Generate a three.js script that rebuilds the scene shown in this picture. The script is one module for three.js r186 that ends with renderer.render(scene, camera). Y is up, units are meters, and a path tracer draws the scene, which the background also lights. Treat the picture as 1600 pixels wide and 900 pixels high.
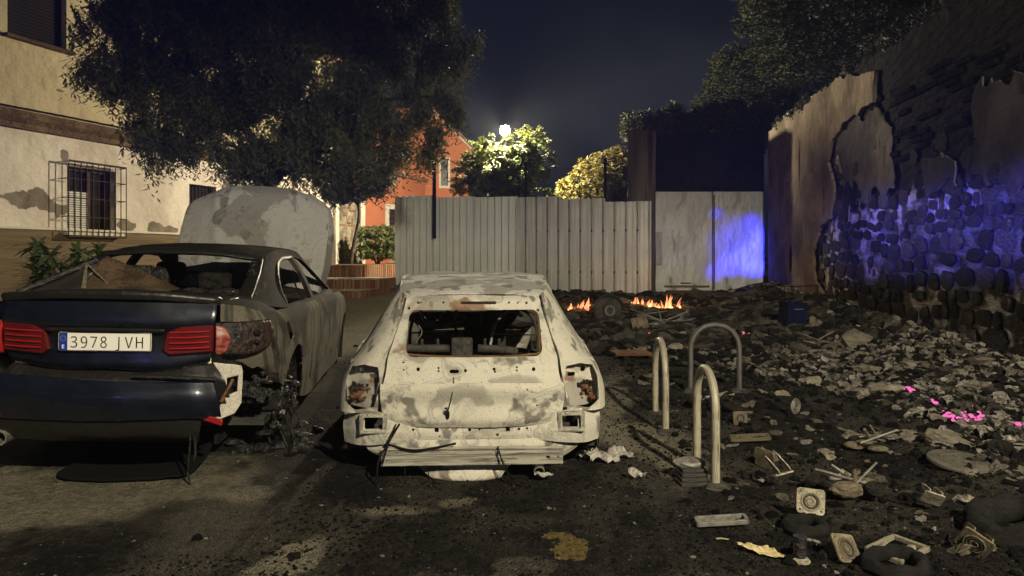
import * as THREE from 'three';
import { mergeGeometries, mergeVertices, toCreasedNormals } from 'three/addons/utils/BufferGeometryUtils.js';
import { RoundedBoxGeometry } from 'three/addons/geometries/RoundedBoxGeometry.js';
import { Brush, Evaluator, SUBTRACTION } from 'three-bvh-csg';

// ---------------------------------------------------------------- camera, sky, lights, exposure
const scene = new THREE.Scene();
const EYE = 1.35, FOCAL = 1109;                       // metres above the road, focal length for a 1600 x 900 picture
const camera = new THREE.PerspectiveCamera(2 * Math.atan(450 / FOCAL) * 180 / Math.PI, 16 / 9, 0.1, 400);
camera.position.set(0, EYE, 0);
camera.lookAt(0, EYE, -10);
camera.setViewOffset(1600, 900, 0, 50, 1600, 900);    // level camera, lens shifted down a little
const renderer = new THREE.WebGLRenderer({ antialias: true });
renderer.toneMapping = THREE.LinearToneMapping;
renderer.toneMappingExposure = 1.0;
renderer.shadowMap.enabled = true;
const V = (x, y, z) => new THREE.Vector3(x, y, z);
const LAMP_NEAR = V(3.4, 5.6, 3.2), LAMP_FAR = V(-0.18, 4.56, -18.2), BEACON = V(-3.1, 1.66, 2.2);

// ---------------------------------------------------------------- noise
function rng(seed) { let s = seed >>> 0; return () => { s = (s + 0x6D2B79F5) | 0; let t = Math.imul(s ^ (s >>> 15), 1 | s); t = (t + Math.imul(t ^ (t >>> 7), 61 | t)) ^ t; return ((t ^ (t >>> 14)) >>> 0) / 4294967296; }; }
function hash(ix, iy, s) { let h = Math.imul(ix, 374761393) ^ Math.imul(iy, 668265263) ^ Math.imul(s + 17, 1274126177); h = Math.imul(h ^ (h >>> 13), 1274126177); h ^= h >>> 16; return (h >>> 0) / 4294967296; }
function vnoise(x, y, s = 0, per = 0) {
  let ix = Math.floor(x), iy = Math.floor(y); const fx = x - ix, fy = y - iy;
  const u = fx * fx * (3 - 2 * fx), v = fy * fy * (3 - 2 * fy);
  let jx = ix + 1, jy = iy + 1;
  if (per) { ix = ((ix % per) + per) % per; iy = ((iy % per) + per) % per; jx = ((jx % per) + per) % per; jy = ((jy % per) + per) % per; }
  const a = hash(ix, iy, s), b = hash(jx, iy, s), c = hash(ix, jy, s), d = hash(jx, jy, s);
  return (a + (b - a) * u) * (1 - v) + (c + (d - c) * u) * v;
}
function fbm(x, y, oct = 4, s = 0, per = 0) { let a = 0.5, r = 0, n = 0; for (let i = 0; i < oct; i++) { r += a * vnoise(x, y, s + i, per); n += a; a *= 0.5; x *= 2; y *= 2; per *= 2; } return r / n; }
const sst = (a, b, x) => { const t = Math.min(1, Math.max(0, (x - a) / (b - a))); return t * t * (3 - 2 * t); };
const mix = (a, b, t) => a + (b - a) * t;
const mix3 = (a, b, t) => [mix(a[0], b[0], t), mix(a[1], b[1], t), mix(a[2], b[2], t)];

function skyTexture() {
  const W = 512, Hh = 256, data = new Float32Array(W * Hh * 4);
  for (let j = 0; j < Hh; j++) for (let i = 0; i < W; i++) {
    const el = ((j + 0.5) / Hh - 0.5) * Math.PI, az = (i + 0.5) / W * 2 * Math.PI;
    const x = Math.cos(el) * Math.cos(az), y = Math.sin(el), z = Math.cos(el) * Math.sin(az);
    const k = 2.6 / (Math.abs(y) + 0.35);
    const c = sst(0.38, 0.68, fbm(x * k + 9, z * k + 5 + y * 2, 5, 3));
    const b = [0.003, 0.0052, 0.0115], cl = [0.0145, 0.0165, 0.0225];
    const q = mix3(b, cl, c * 0.85);
    data.set([q[0], q[1], q[2], 1], (j * W + i) * 4);
  }
  const t = new THREE.DataTexture(data, W, Hh, THREE.RGBAFormat, THREE.FloatType);
  t.mapping = THREE.EquirectangularReflectionMapping; t.magFilter = t.minFilter = THREE.LinearFilter; t.needsUpdate = true;
  return t;
}
scene.background = skyTexture(); scene.environment = scene.background;
const moon = new THREE.DirectionalLight(0xc8d4ff, 0.012);
moon.position.set(-6, 14, 8); moon.castShadow = true; moon.shadow.radius = 8;
Object.assign(moon.shadow.camera, { left: -20, right: 20, top: 20, bottom: -20, far: 80 }); scene.add(moon);

// ---------------------------------------------------------------- textures and materials
function tex(W, Hh, fn, { srgb = false, wrap = THREE.RepeatWrapping, rx = 1, ry = 1, ox = 0, oy = 0 } = {}) {
  const data = new Uint8Array(W * Hh * 4);
  const enc = srgb ? (v) => 255 * (v <= 0.0031308 ? 12.92 * v : 1.055 * Math.pow(Math.min(1, v), 1 / 2.4) - 0.055) : (v) => 255 * Math.min(1, Math.max(0, v));
  for (let j = 0; j < Hh; j++) for (let i = 0; i < W; i++) {
    const c = fn((i + 0.5) / W, (j + 0.5) / Hh), o = (j * W + i) * 4;
    data[o] = enc(Math.max(0, c[0])); data[o + 1] = enc(Math.max(0, c[1])); data[o + 2] = enc(Math.max(0, c[2])); data[o + 3] = 255;
  }
  const t = new THREE.DataTexture(data, W, Hh); t.magFilter = THREE.LinearFilter; t.minFilter = THREE.LinearMipmapLinearFilter; t.generateMipmaps = true;
  t.wrapS = t.wrapT = wrap; t.repeat.set(rx, ry); t.offset.set(ox, oy); if (srgb) t.colorSpace = THREE.SRGBColorSpace; t.needsUpdate = true; return t;
}
function rescaled(t, rx, ry = rx) { const c = t.clone(); c.repeat.set(rx, ry); c.needsUpdate = true; return c; }
const grainBump = tex(512, 512, (u, v) => { const n = 0.5 * fbm(u * 16, v * 16, 5, 5, 16) + 0.5 * vnoise(u * 128, v * 128, 8, 128); return [n, n, n]; });
const lumpBump = tex(512, 512, (u, v) => { const n = fbm(u * 6, v * 6, 6, 25, 6); return [n, n, n]; });
function burntMetal(seed, pale, grey, dark, rust, cover, swirl) {
  return tex(1024, 1024, (u, v) => {
    const wx = fbm(u * 4, v * 4, 4, seed + 40, 4), wy = fbm(u * 4 + 2, v * 4, 4, seed + 50, 4);
    const n = fbm(u * 3 + wx * 1.3, v * 3 + wy * 1.3, 5, seed, 3), m = fbm(u * 8 + wy, v * 8, 4, seed + 9, 8), f = vnoise(u * 256, v * 256, seed + 3, 256), g = vnoise(u * 90, v * 90, seed + 4, 90);
    let c = mix3(pale, grey, sst(cover, cover + 0.07, n) * 0.85);
    c = mix3(c, dark, sst(0.6, 0.72, m) * 0.75);
    const ring = Math.abs(((n * swirl) % 1) - 0.5); c = mix3(c, dark, (1 - sst(0.02, 0.09, ring)) * 0.35 * sst(0.4, 0.55, wy));
    c = mix3(c, rust, sst(0.68, 0.78, fbm(u * 5 + 3, v * 5 + wx, 4, seed + 70, 5)) * 0.8);
    const k = 0.86 + 0.2 * f * g + 0.1 * (m - 0.5); if (f * g > 0.66) c = mix3(c, dark, 0.7);
    return [c[0] * k, c[1] * k, c[2] * k];
  }, { srgb: true });
}
const tAsh = burntMetal(1, [0.58, 0.545, 0.45], [0.31, 0.292, 0.245], [0.08, 0.074, 0.066], [0.2, 0.09, 0.045], 0.5, 7);
const tRoof = burntMetal(21, [0.50, 0.48, 0.44], [0.25, 0.24, 0.22], [0.09, 0.08, 0.07], [0.17, 0.1, 0.06], 0.44, 11);
const tHood = burntMetal(33, [0.37, 0.36, 0.335], [0.20, 0.19, 0.175], [0.085, 0.08, 0.07], [0.2, 0.17, 0.14], 0.47, 16);
const tSide = tex(1024, 1024, (u, v) => {              // heat-bleached metal with soot runs down the doors
  const n = fbm(u * 5, v * 5, 6, 47, 5), st = vnoise(u * 40, v * 3, 48, 40) * 0.5 + vnoise(u * 90, v * 5, 49, 90) * 0.5, m = fbm(u * 9, v * 9, 5, 51, 9), f = vnoise(u * 200, v * 200, 52, 200);
  let c = mix3([0.03, 0.027, 0.021], [0.135, 0.12, 0.092], sst(0.36, 0.66, n)); c = mix3(c, [0.012, 0.011, 0.0095], sst(0.5, 0.75, st) * 0.6); c = mix3(c, [0.008, 0.0075, 0.007], sst(0.58, 0.7, m) * 0.8); c = mix3(c, [0.13, 0.075, 0.04], sst(0.7, 0.78, fbm(u * 7, v * 7, 4, 54, 7)) * 0.5);
  const k = 0.82 + 0.3 * f; return [c[0] * k, c[1] * k, c[2] * k]; }, { srgb: true });
const std = (o) => new THREE.MeshPhysicalMaterial(Object.assign({ side: THREE.DoubleSide, specularIntensity: (o.roughness ?? 1) >= 0.7 && !o.metalness ? 0.25 : 1 }, o));
const phy = (o) => new THREE.MeshPhysicalMaterial(Object.assign({ side: THREE.DoubleSide }, o));
const lin = (r, g, b) => new THREE.Color().setRGB(r, g, b);
const bmp = (k) => rescaled(grainBump, k), lmp = (k) => rescaled(lumpBump, k);
const noiseTex = (a, b, seed, sc = 6, n = 256) => tex(n, n, (u, v) => { const t = sst(0.25, 0.75, 0.65 * fbm(u * sc, v * sc, 5, seed, sc) + 0.35 * vnoise(u * 64, v * 64, seed + 5, 64)); return mix3(a, b, t); }, { srgb: true });
const M = {
  ash: std({ map: rescaled(tAsh, 1.0), roughness: 0.92, specularIntensity: 0.4, bumpMap: bmp(1.6), bumpScale: 0.004 }),
  roof: std({ map: rescaled(tRoof, 1.1), roughness: 0.92, specularIntensity: 0.4, bumpMap: bmp(1.4), bumpScale: 0.004 }),
  hood: std({ map: rescaled(tHood, 0.85), roughness: 0.92, specularIntensity: 0.4, bumpMap: bmp(1.2), bumpScale: 0.003 }),
  side: std({ map: rescaled(tSide, 0.6), roughness: 0.92, specularIntensity: 0.3, bumpMap: bmp(1.5), bumpScale: 0.003 }),
  flank: std({ map: rescaled(burntMetal(55, [0.026, 0.0235, 0.02], [0.011, 0.010, 0.009], [0.006, 0.0055, 0.005], [0.07, 0.045, 0.03], 0.42, 6), 0.8), roughness: 0.85, specularIntensity: 0.3, bumpMap: bmp(1.5), bumpScale: 0.004 }),
  paint: phy({ map: noiseTex([0.003, 0.0035, 0.006], [0.007, 0.0105, 0.022], 75, 3), roughness: 0.35, metalness: 0.4, clearcoat: 1, clearcoatRoughness: 0.3, clearcoatRoughnessMap: rescaled(tex(512, 512, (u, v) => { const n = sst(0.42, 0.66, fbm(u * 4, v * 4, 6, 78, 4)); return [0.1 + 0.9 * n, 0.1 + 0.9 * n, 0.1 + 0.9 * n]; }), 0.9), bumpMap: lmp(0.8), bumpScale: 0.004 }),
  char: std({ color: lin(0.012, 0.011, 0.01), roughness: 0.42, bumpMap: lmp(2.2), bumpScale: 0.012 }),
  soot: std({ map: noiseTex([0.008, 0.008, 0.008], [0.03, 0.027, 0.024], 61), roughness: 0.9, specularIntensity: 0.1, bumpMap: lmp(3), bumpScale: 0.015 }),
  inside: std({ map: noiseTex([0.02, 0.019, 0.017], [0.075, 0.07, 0.06], 62), roughness: 0.85 }),
  rust: std({ map: noiseTex([0.10, 0.05, 0.03], [0.30, 0.15, 0.08], 63, 8), roughness: 0.9, bumpMap: lmp(4), bumpScale: 0.01 }),
  pale: std({ map: rescaled(noiseTex([0.12, 0.105, 0.075], [0.46, 0.41, 0.30], 64, 5), 4), roughness: 0.8, bumpMap: bmp(4), bumpScale: 0.002 }),
  tan: std({ map: rescaled(noiseTex([0.085, 0.068, 0.046], [0.23, 0.19, 0.125], 69, 5), 5), roughness: 0.8, bumpMap: bmp(4), bumpScale: 0.002 }),
  steel: std({ map: rescaled(noiseTex([0.10, 0.095, 0.085], [0.3, 0.28, 0.24], 65), 2), roughness: 0.6, metalness: 0.4 }),
  rubber: std({ map: noiseTex([0.008, 0.008, 0.008], [0.022, 0.021, 0.02], 66), roughness: 0.85, bumpMap: bmp(4), bumpScale: 0.003 }),
  redLens: phy({ color: lin(0.32, 0.012, 0.014), roughness: 0.2, clearcoat: 1, clearcoatRoughness: 0.08 }),
  redDark: phy({ color: lin(0.09, 0.006, 0.008), roughness: 0.25, clearcoat: 1, clearcoatRoughness: 0.1 }),
  lensBurnt: std({ map: noiseTex([0.006, 0.005, 0.005], [0.05, 0.026, 0.02], 67, 10), roughness: 0.6, bumpMap: lmp(6), bumpScale: 0.02 }),
  lensPink: phy({ map: noiseTex([0.16, 0.015, 0.012], [0.42, 0.16, 0.12], 68, 4), roughness: 0.35, clearcoat: 0.5 }),
  white: std({ map: rescaled(noiseTex([0.34, 0.31, 0.25], [0.6, 0.56, 0.47], 71, 5), 2), roughness: 0.7 }),
  brown: std({ map: rescaled(noiseTex([0.03, 0.02, 0.012], [0.09, 0.06, 0.036], 72, 5), 1.5), roughness: 0.9 }),
  black: std({ map: noiseTex([0.0022, 0.0021, 0.002], [0.007, 0.0063, 0.0056], 79), roughness: 0.95, specularIntensity: 0.05 }),
  dark: std({ color: lin(0.005, 0.005, 0.005), roughness: 0.9 }),
};

// ---------------------------------------------------------------- ground heights, pixel helpers
const wallX = (d) => 5.86 - 0.113 * (16 - d);
const ramp = (d) => { const t = d - 5; return t < -1 ? 0 : t > 1 ? t : (t + 1) * (t + 1) / 4; };
function baseH(x, d) {
  const t = Math.min(ramp(d), 22), s = mix(0.058, 0.042, sst(0, 3, x));
  return t * s + 0.08 * Math.max(0, Math.min(-x - 4, 5)) * sst(5, 10, d);
}
function rubbleMask(x, d) {                            // how much of the burnt heap lies here
  const edge = 2.3 + 0.35 * Math.sin(d * 1.3) + 0.5 * (fbm(x * 0.9, d * 0.9, 3, 91) - 0.5) - sst(6.5, 9.5, d) * 1.6;
  return sst(edge, edge + 1.1, x) * sst(3.2, 5.0, d) * (1 - sst(15.3, 16, d));
}
function H(x, d) {
  let y = baseH(x, d);
  const dw = wallX(d) - x, r = rubbleMask(x, d);
  if (d < 17 && d > -2) {
    y += r * (0.05 + 0.16 * fbm(x * 1.7, d * 1.7, 4, 93)) - r * 0.06;
    y += 0.26 * Math.exp(-Math.pow(Math.max(0, dw) / 0.75, 2)) * sst(4, 7, d);
    y += 0.035 * (fbm(x * 7, d * 7, 3, 95) - 0.5) * (0.35 + r);
    const burnt = sst(-1.9, -0.9, x) * (1 - sst(8, 10, d));
    y += burnt * 0.028 * (fbm(x * 3.1, d * 3.1, 4, 97) - 0.5);
  }
  return y;
}
const P = (px, py, d) => V((px - 800) / FOCAL * d, EYE - (py - 400) / FOCAL * d, -d);
function G(px, py, lift = 0) {                         // where the sight line through a pixel meets the ground
  let lo = 1.2, hi = 40;
  for (let k = 0; k < 46; k++) { const d = (lo + hi) / 2, q = P(px, py, d); if (q.y > H(q.x, d)) lo = d; else hi = d; }
  const q = P(px, py, lo); q.y = H(q.x, lo) + lift; return q;
}
const onGround = (x, d, lift = 0) => V(x, H(x, d) + lift, -d);

// ---------------------------------------------------------------- things and parts
const taken = new Map();
function numbered(n) { const k = taken.get(n) || 0; taken.set(n, k + 1); return k ? `${n}_${String(k).padStart(3, '0')}` : n; }
function tag(o, label, category, group, kind) { o.userData.label = label; if (category) o.userData.category = category; if (group) o.userData.group = group; if (kind) o.userData.kind = kind; return o; }
function thing(name, label, category, pos = V(0, 0, 0), turn = 0, group) { const o = new THREE.Group(); o.name = numbered(name); o.position.copy(pos); o.rotation.y = turn; tag(o, label, category, group); scene.add(o); return o; }
function part(parent, name, geo, mat, label) { const m = new THREE.Mesh(geo, mat); m.name = name; m.castShadow = m.receiveShadow = true; if (label) m.userData.label = label; parent.add(m); return m; }
function single(name, geo, mat, label, category, group, pos, turn = 0) { const m = new THREE.Mesh(geo, mat); m.name = numbered(name); m.castShadow = m.receiveShadow = true; if (pos) m.position.copy(pos); m.rotation.y = turn; tag(m, label, category, group); scene.add(m); return m; }
function struct(name, geo, mat, label) { const m = single(name, geo, mat, label, undefined); m.userData.kind = 'structure'; return m; }

// ---------------------------------------------------------------- geometry helpers
const merge = (l) => mergeGeometries(l.map((g) => { const q = g.index ? g.toNonIndexed() : g; for (const k of Object.keys(q.attributes)) if (!['position', 'normal', 'uv'].includes(k)) q.deleteAttribute(k); return q; }));
const bx = (w, h, d, x = 0, y = 0, z = 0) => new THREE.BoxGeometry(w, h, d).translate(x, y, z);
const rbx = (w, h, d, r, x = 0, y = 0, z = 0) => new RoundedBoxGeometry(w, h, d, 2, r).translate(x, y, z);
function tube(pts, r, seg = 24, rad = 8, closed = false) { return new THREE.TubeGeometry(new THREE.CatmullRomCurve3(pts, closed), seg, r, rad, closed); }
function bar(a, b, r, n = 8, r2 = r) { const d = b.clone().sub(a), g = new THREE.CylinderGeometry(r2, r, d.length(), n); g.applyQuaternion(new THREE.Quaternion().setFromUnitVectors(V(0, 1, 0), d.clone().normalize())); return g.translate((a.x + b.x) / 2, (a.y + b.y) / 2, (a.z + b.z) / 2); }
function shape(pts, holes = []) { const s = new THREE.Shape(pts.map((p) => new THREE.Vector2(p[0], p[1]))); for (const h of holes) s.holes.push(new THREE.Path(h.map((p) => new THREE.Vector2(p[0], p[1])))); return s; }
function ext(pts, depth, bevel = 0, holes = []) { return new THREE.ExtrudeGeometry(shape(pts, holes), { depth, bevelEnabled: bevel > 0, bevelSize: bevel, bevelThickness: bevel, bevelSegments: 1, curveSegments: 6 }); }
const rectPts = (x0, y0, x1, y1) => [[x0, y0], [x1, y0], [x1, y1], [x0, y1]];
function roundRect(x0, y0, x1, y1, r, n = 4) { const o = []; for (const [cx, cy, a0] of [[x1 - r, y0 + r, -90], [x1 - r, y1 - r, 0], [x0 + r, y1 - r, 90], [x0 + r, y0 + r, 180]]) for (let k = 0; k <= n; k++) { const a = (a0 + 90 * k / n) * Math.PI / 180; o.push([cx + r * Math.cos(a), cy + r * Math.sin(a)]); } return o; }
function blob(cx, cy, rx, ry, seed, n = 22, rough = 0.35) { const o = []; for (let k = 0; k < n; k++) { const a = k / n * Math.PI * 2, q = 1 - rough / 2 + rough * fbm(2 + Math.cos(a) * 1.6 + seed * 3.7, 2 + Math.sin(a) * 1.6, 3, seed) * 1.6 - rough * 0.3; o.push([cx + Math.cos(a) * rx * q, cy + Math.sin(a) * ry * q]); } return o; }
function crs(pts, n) { const c = new THREE.CatmullRomCurve3(pts, false, 'centripetal'); const o = []; for (let i = 0; i <= n; i++) o.push(c.getPoint(i / n)); return o; }
function volume(g) { const p = g.attributes.position, ix = g.index; let v = 0; const a = V(0, 0, 0), b = V(0, 0, 0), c = V(0, 0, 0); const n = ix ? ix.count : p.count; for (let i = 0; i < n; i += 3) { const q = (k) => ix ? ix.getX(i + k) : i + k; a.fromBufferAttribute(p, q(0)); b.fromBufferAttribute(p, q(1)); c.fromBufferAttribute(p, q(2)); v += a.dot(b.cross(c)); } return v; }
function flip(g) { if (g.index) { const a = g.index.array; for (let i = 0; i < a.length; i += 3) { const t = a[i]; a[i] = a[i + 1]; a[i + 1] = t; } } return g; }
// a curved sheet of metal through rows of points [right, up, forward], with real thickness
function panel(rows, nu, nv, thick = 0.008, crumple = 0, seed = 1) {
  const R = rows.map((r) => crs(r.map((p) => V(p[0], p[1], -p[2])), nu)), grid = [];
  const cols = []; for (let i = 0; i <= nu; i++) cols.push(crs(R.map((r) => r[i]), nv));
  const at = (i, j) => cols[Math.min(nu, Math.max(0, i))][Math.min(nv, Math.max(0, j))];
  const pos = [], uv = [], idx = [], nrm = [];
  const us = [0], vs = [0]; const mi = nu >> 1, mj = nv >> 1;
  for (let i = 1; i <= nu; i++) us.push(us[i - 1] + at(i, mj).distanceTo(at(i - 1, mj)));
  for (let j = 1; j <= nv; j++) vs.push(vs[j - 1] + at(mi, j).distanceTo(at(mi, j - 1)));
  for (let j = 0; j <= nv; j++) for (let i = 0; i <= nu; i++) { const n = at(i + 1, j).clone().sub(at(i - 1, j)).cross(at(i, j + 1).clone().sub(at(i, j - 1))).normalize(); nrm.push(n); }
  const id = (i, j, k) => k * (nu + 1) * (nv + 1) + j * (nu + 1) + i;
  for (let k = 0; k < 2; k++) for (let j = 0; j <= nv; j++) for (let i = 0; i <= nu; i++) {
    const p = at(i, j).clone(), n = nrm[j * (nu + 1) + i];
    const e = crumple * (fbm(us[i] * 4 + seed * 7, vs[j] * 4 + seed, 4, seed) - 0.5) * 2;
    p.addScaledVector(n, e - k * thick); pos.push(p.x, p.y, p.z); uv.push(us[i] + seed * 0.37, vs[j] + seed * 0.61);
  }
  for (let j = 0; j < nv; j++) for (let i = 0; i < nu; i++) for (let k = 0; k < 2; k++) { const a = id(i, j, k), b = id(i + 1, j, k), c = id(i + 1, j + 1, k), d = id(i, j + 1, k); if (k) idx.push(a, c, b, a, d, c); else idx.push(a, b, c, a, c, d); }
  const rim = []; for (let i = 0; i < nu; i++) rim.push([i, 0, i + 1, 0]); for (let j = 0; j < nv; j++) rim.push([nu, j, nu, j + 1]); for (let i = nu; i > 0; i--) rim.push([i, nv, i - 1, nv]); for (let j = nv; j > 0; j--) rim.push([0, j, 0, j - 1]);
  for (const [a, b, c, d] of rim) { const p = id(a, b, 0), q = id(c, d, 0), s = id(a, b, 1), t = id(c, d, 1); idx.push(p, s, t, p, t, q); }
  const g = new THREE.BufferGeometry(); g.setAttribute('position', new THREE.Float32BufferAttribute(pos, 3)); g.setAttribute('uv', new THREE.Float32BufferAttribute(uv, 2)); g.setIndex(idx);
  if (volume(g) < 0) flip(g);
  return g;
}
const finish = (g, a = 0.7) => toCreasedNormals(g, a);
const ev = new Evaluator(); ev.attributes = ['position', 'normal', 'uv']; ev.useGroups = false;
function cut(g, cutters) {                              // openings and bolt holes
  g = g.index ? g : mergeVertices(g); g.computeVertexNormals();
  let a = new Brush(g); a.updateMatrixWorld();
  for (let c of cutters) { c = c.index ? c : mergeVertices(c); for (const k of Object.keys(c.attributes)) if (!['position', 'normal', 'uv'].includes(k)) c.deleteAttribute(k); const b = new Brush(c); b.updateMatrixWorld(); a = ev.evaluate(a, b, SUBTRACTION); a.updateMatrixWorld(); }
  return toCreasedNormals(a.geometry, 0.6);
}
const mirror = (g) => { const c = g.clone(); c.scale(-1, 1, 1); if (c.index) flip(c); else { const p = c.attributes; for (const k of Object.keys(p)) { const at = p[k], s = at.itemSize, arr = at.array; for (let i = 0; i < at.count; i += 3) for (let q = 0; q < s; q++) { const t = arr[(i + 1) * s + q]; arr[(i + 1) * s + q] = arr[(i + 2) * s + q]; arr[(i + 2) * s + q] = t; } } c.computeVertexNormals(); } return c; };
const holeZ = (pts, u = 0, v = 0, z0 = -3, len = 6) => ext(pts.map((p) => [p[0] + u, p[1] + v]), len).translate(0, 0, z0);      // prism through the rear face
function holeX(pts, x0, x1) { const g = ext(pts, x1 - x0); g.rotateY(Math.PI / 2); return g.translate(x0, 0, 0); }                    // pts are [forward, up]; prism along the car's width
function rock(seed, sx, sy, sz, detail = 1, rough = 0.45) {
  const g = new THREE.IcosahedronGeometry(1, detail), p = g.attributes.position;
  for (let i = 0; i < p.count; i++) { const x = p.getX(i), y = p.getY(i), z = p.getZ(i); const k = 1 - rough / 2 + rough * fbm(x * 1.4 + 9 + seed * 3.1, y * 1.4 + z * 1.9 + 7, 3, seed); p.setXYZ(i, x * k * sx, y * k * sy, z * k * sz); }
  g.computeVertexNormals(); return g;
}

// ================================================================ THE SETTING
// ---------------------------------------------------------------- ground
{
  const steps = (a, b, s) => { const o = []; for (let x = a; x < b - 1e-6; x += s) o.push(x); return o; };
  const xs = [-120, -70, -45, -30, -22, -17, ...steps(-14, -6, 0.5), ...steps(-6, 6.6, 0.055), ...steps(6.6, 14, 0.6), 17, 22, 30, 45, 70, 120];
  const ds = [-60, -35, -20, -12, ...steps(-8, 2, 0.5), ...steps(2, 8, 0.045), ...steps(8, 17, 0.09), ...steps(17, 32, 0.6), 36, 45, 60, 90, 140, 220];
  const pos = [], uv = [], idx = [], nx = xs.length;
  for (const d of ds) for (const x of xs) { pos.push(x, H(x, d), -d); uv.push(x, d); }
  for (let j = 0; j < ds.length - 1; j++) for (let i = 0; i < nx - 1; i++) { const a = j * nx + i; idx.push(a, a + 1, a + nx + 1, a, a + nx + 1, a + nx); }
  const g = new THREE.BufferGeometry(); g.setAttribute('position', new THREE.Float32BufferAttribute(pos, 3)); g.setAttribute('uv', new THREE.Float32BufferAttribute(uv, 2)); g.setIndex(idx); g.computeVertexNormals();
  const bare = [[-0.97, 3.22, 0.16, 0.42, 1], [-0.62, 3.75, 0.22, 0.1, 0.8], [-0.3, 3.9, 0.1, 0.08, 0.7], [0.05, 3.05, 0.2, 0.12, 0.35], [-0.2, 2.95, 0.35, 0.1, 0.3]];
  const x0 = -7, d0 = 1, S = 14;
  const map = tex(2048, 2048, (u, v) => {
    const x = x0 + u * S, d = d0 + v * S;
    const w = (fbm(x * 1.5, d * 1.5, 4, 111) - 0.5), w2 = (fbm(x * 4, d * 4, 4, 112) - 0.5), f = hash(Math.floor(u * 2048), Math.floor(v * 2048), 7), g1 = vnoise(x * 38, d * 38, 5), g2 = vnoise(x * 75, d * 75, 6);
    // worn tarmac
    let c = mix3([0.10, 0.088, 0.06], [0.26, 0.23, 0.165], 0.5 * g1 + 0.5 * g2 + w * 0.7);
    // soot and burnt-on residue with ragged outlines, and a darker near foreground
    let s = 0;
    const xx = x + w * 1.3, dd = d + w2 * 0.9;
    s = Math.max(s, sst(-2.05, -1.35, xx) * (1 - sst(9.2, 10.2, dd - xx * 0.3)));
    s = Math.max(s, (1 - sst(3.2, 3.75, dd - (xx + 2.5) * 0.85)) * 0.93);  // near foreground made darker, up to a diagonal edge
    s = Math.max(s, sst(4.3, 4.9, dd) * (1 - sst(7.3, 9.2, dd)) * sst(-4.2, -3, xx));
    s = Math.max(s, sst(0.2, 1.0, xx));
    // the cleaner strip between the pale car and the hoops
    const strip = sst(0.72, 0.85, xx - (d - 4.3) * 0.03) * (1 - sst(1.12, 1.32, xx + w2 * 0.3)) * sst(4.1, 4.5, dd) * (1 - sst(6.6, 7.6, dd));
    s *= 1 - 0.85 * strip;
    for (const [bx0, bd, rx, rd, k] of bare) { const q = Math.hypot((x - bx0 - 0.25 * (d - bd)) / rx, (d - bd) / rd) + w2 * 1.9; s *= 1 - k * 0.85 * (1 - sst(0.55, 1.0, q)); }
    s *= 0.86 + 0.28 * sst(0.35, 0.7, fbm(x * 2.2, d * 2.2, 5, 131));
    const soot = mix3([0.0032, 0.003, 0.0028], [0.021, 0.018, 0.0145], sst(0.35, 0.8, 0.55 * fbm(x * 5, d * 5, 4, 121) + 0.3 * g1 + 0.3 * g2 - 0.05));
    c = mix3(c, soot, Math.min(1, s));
    const r = rubbleMask(x, d) * sst(0.4, 0.62, fbm(x * 1.1 + 3, d * 1.1, 4, 141)) * (1 - sst(0.0, 2.6, 7.2 - d)) ;
    c = mix3(c, mix3([0.05, 0.045, 0.04], [0.17, 0.15, 0.12], g2), r * 0.75 * sst(0.45, 0.6, g1 * 0.5 + 0.5 * vnoise(x * 17, d * 17, 9)));
    if (f > 0.9965) c = mix3(c, [0.3, 0.28, 0.24], 0.7);
    return c;
  }, { srgb: true, wrap: THREE.MirroredRepeatWrapping, rx: 1 / S, ry: 1 / S, ox: -x0 / S, oy: -d0 / S });
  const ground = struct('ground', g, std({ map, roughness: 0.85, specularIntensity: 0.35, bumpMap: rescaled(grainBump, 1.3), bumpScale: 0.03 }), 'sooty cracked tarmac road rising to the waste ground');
}
// ---------------------------------------------------------------- street lamps
function glowMat(r, g, b, k) { return std({ color: 0x000000, emissive: lin(r, g, b), emissiveIntensity: k, roughness: 0.4 }); }
{
  const L = thing('street_lamp', 'lit street lamp shining above the leafy tree behind the sheet fence', 'street lamp', V(-0.18, H(-0.18, 19.6), -19.6));
  const y0 = LAMP_FAR.y - L.position.y;
  part(L, 'pole', bar(V(0, 0, 0), V(0, y0 + 0.15, 0), 0.06, 10, 0.035), M.dark);
  part(L, 'arm', tube([V(0, y0 + 0.12, 0), V(0, y0 + 0.3, 0.3), V(0, y0 + 0.22, 1.0), V(0, y0 + 0.12, 1.25)], 0.025, 16, 6), M.dark);
  part(L, 'lamp_head', new THREE.SphereGeometry(0.2, 16, 8, 0, Math.PI * 2, 0, Math.PI / 2).scale(0.6, 0.35, 1.2).translate(0, y0 + 0.115, 1.35), M.dark);
  part(L, 'lamp_bowl', new THREE.SphereGeometry(0.135, 20, 14).translate(0, y0, 1.4), glowMat(1, 0.86, 0.55, 30), 'glowing glass bowl');
  const p = new THREE.PointLight(lin(1, 0.86, 0.60), 330); p.position.copy(LAMP_FAR); p.castShadow = true; p.shadow.radius = 5; scene.add(p);
}
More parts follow.
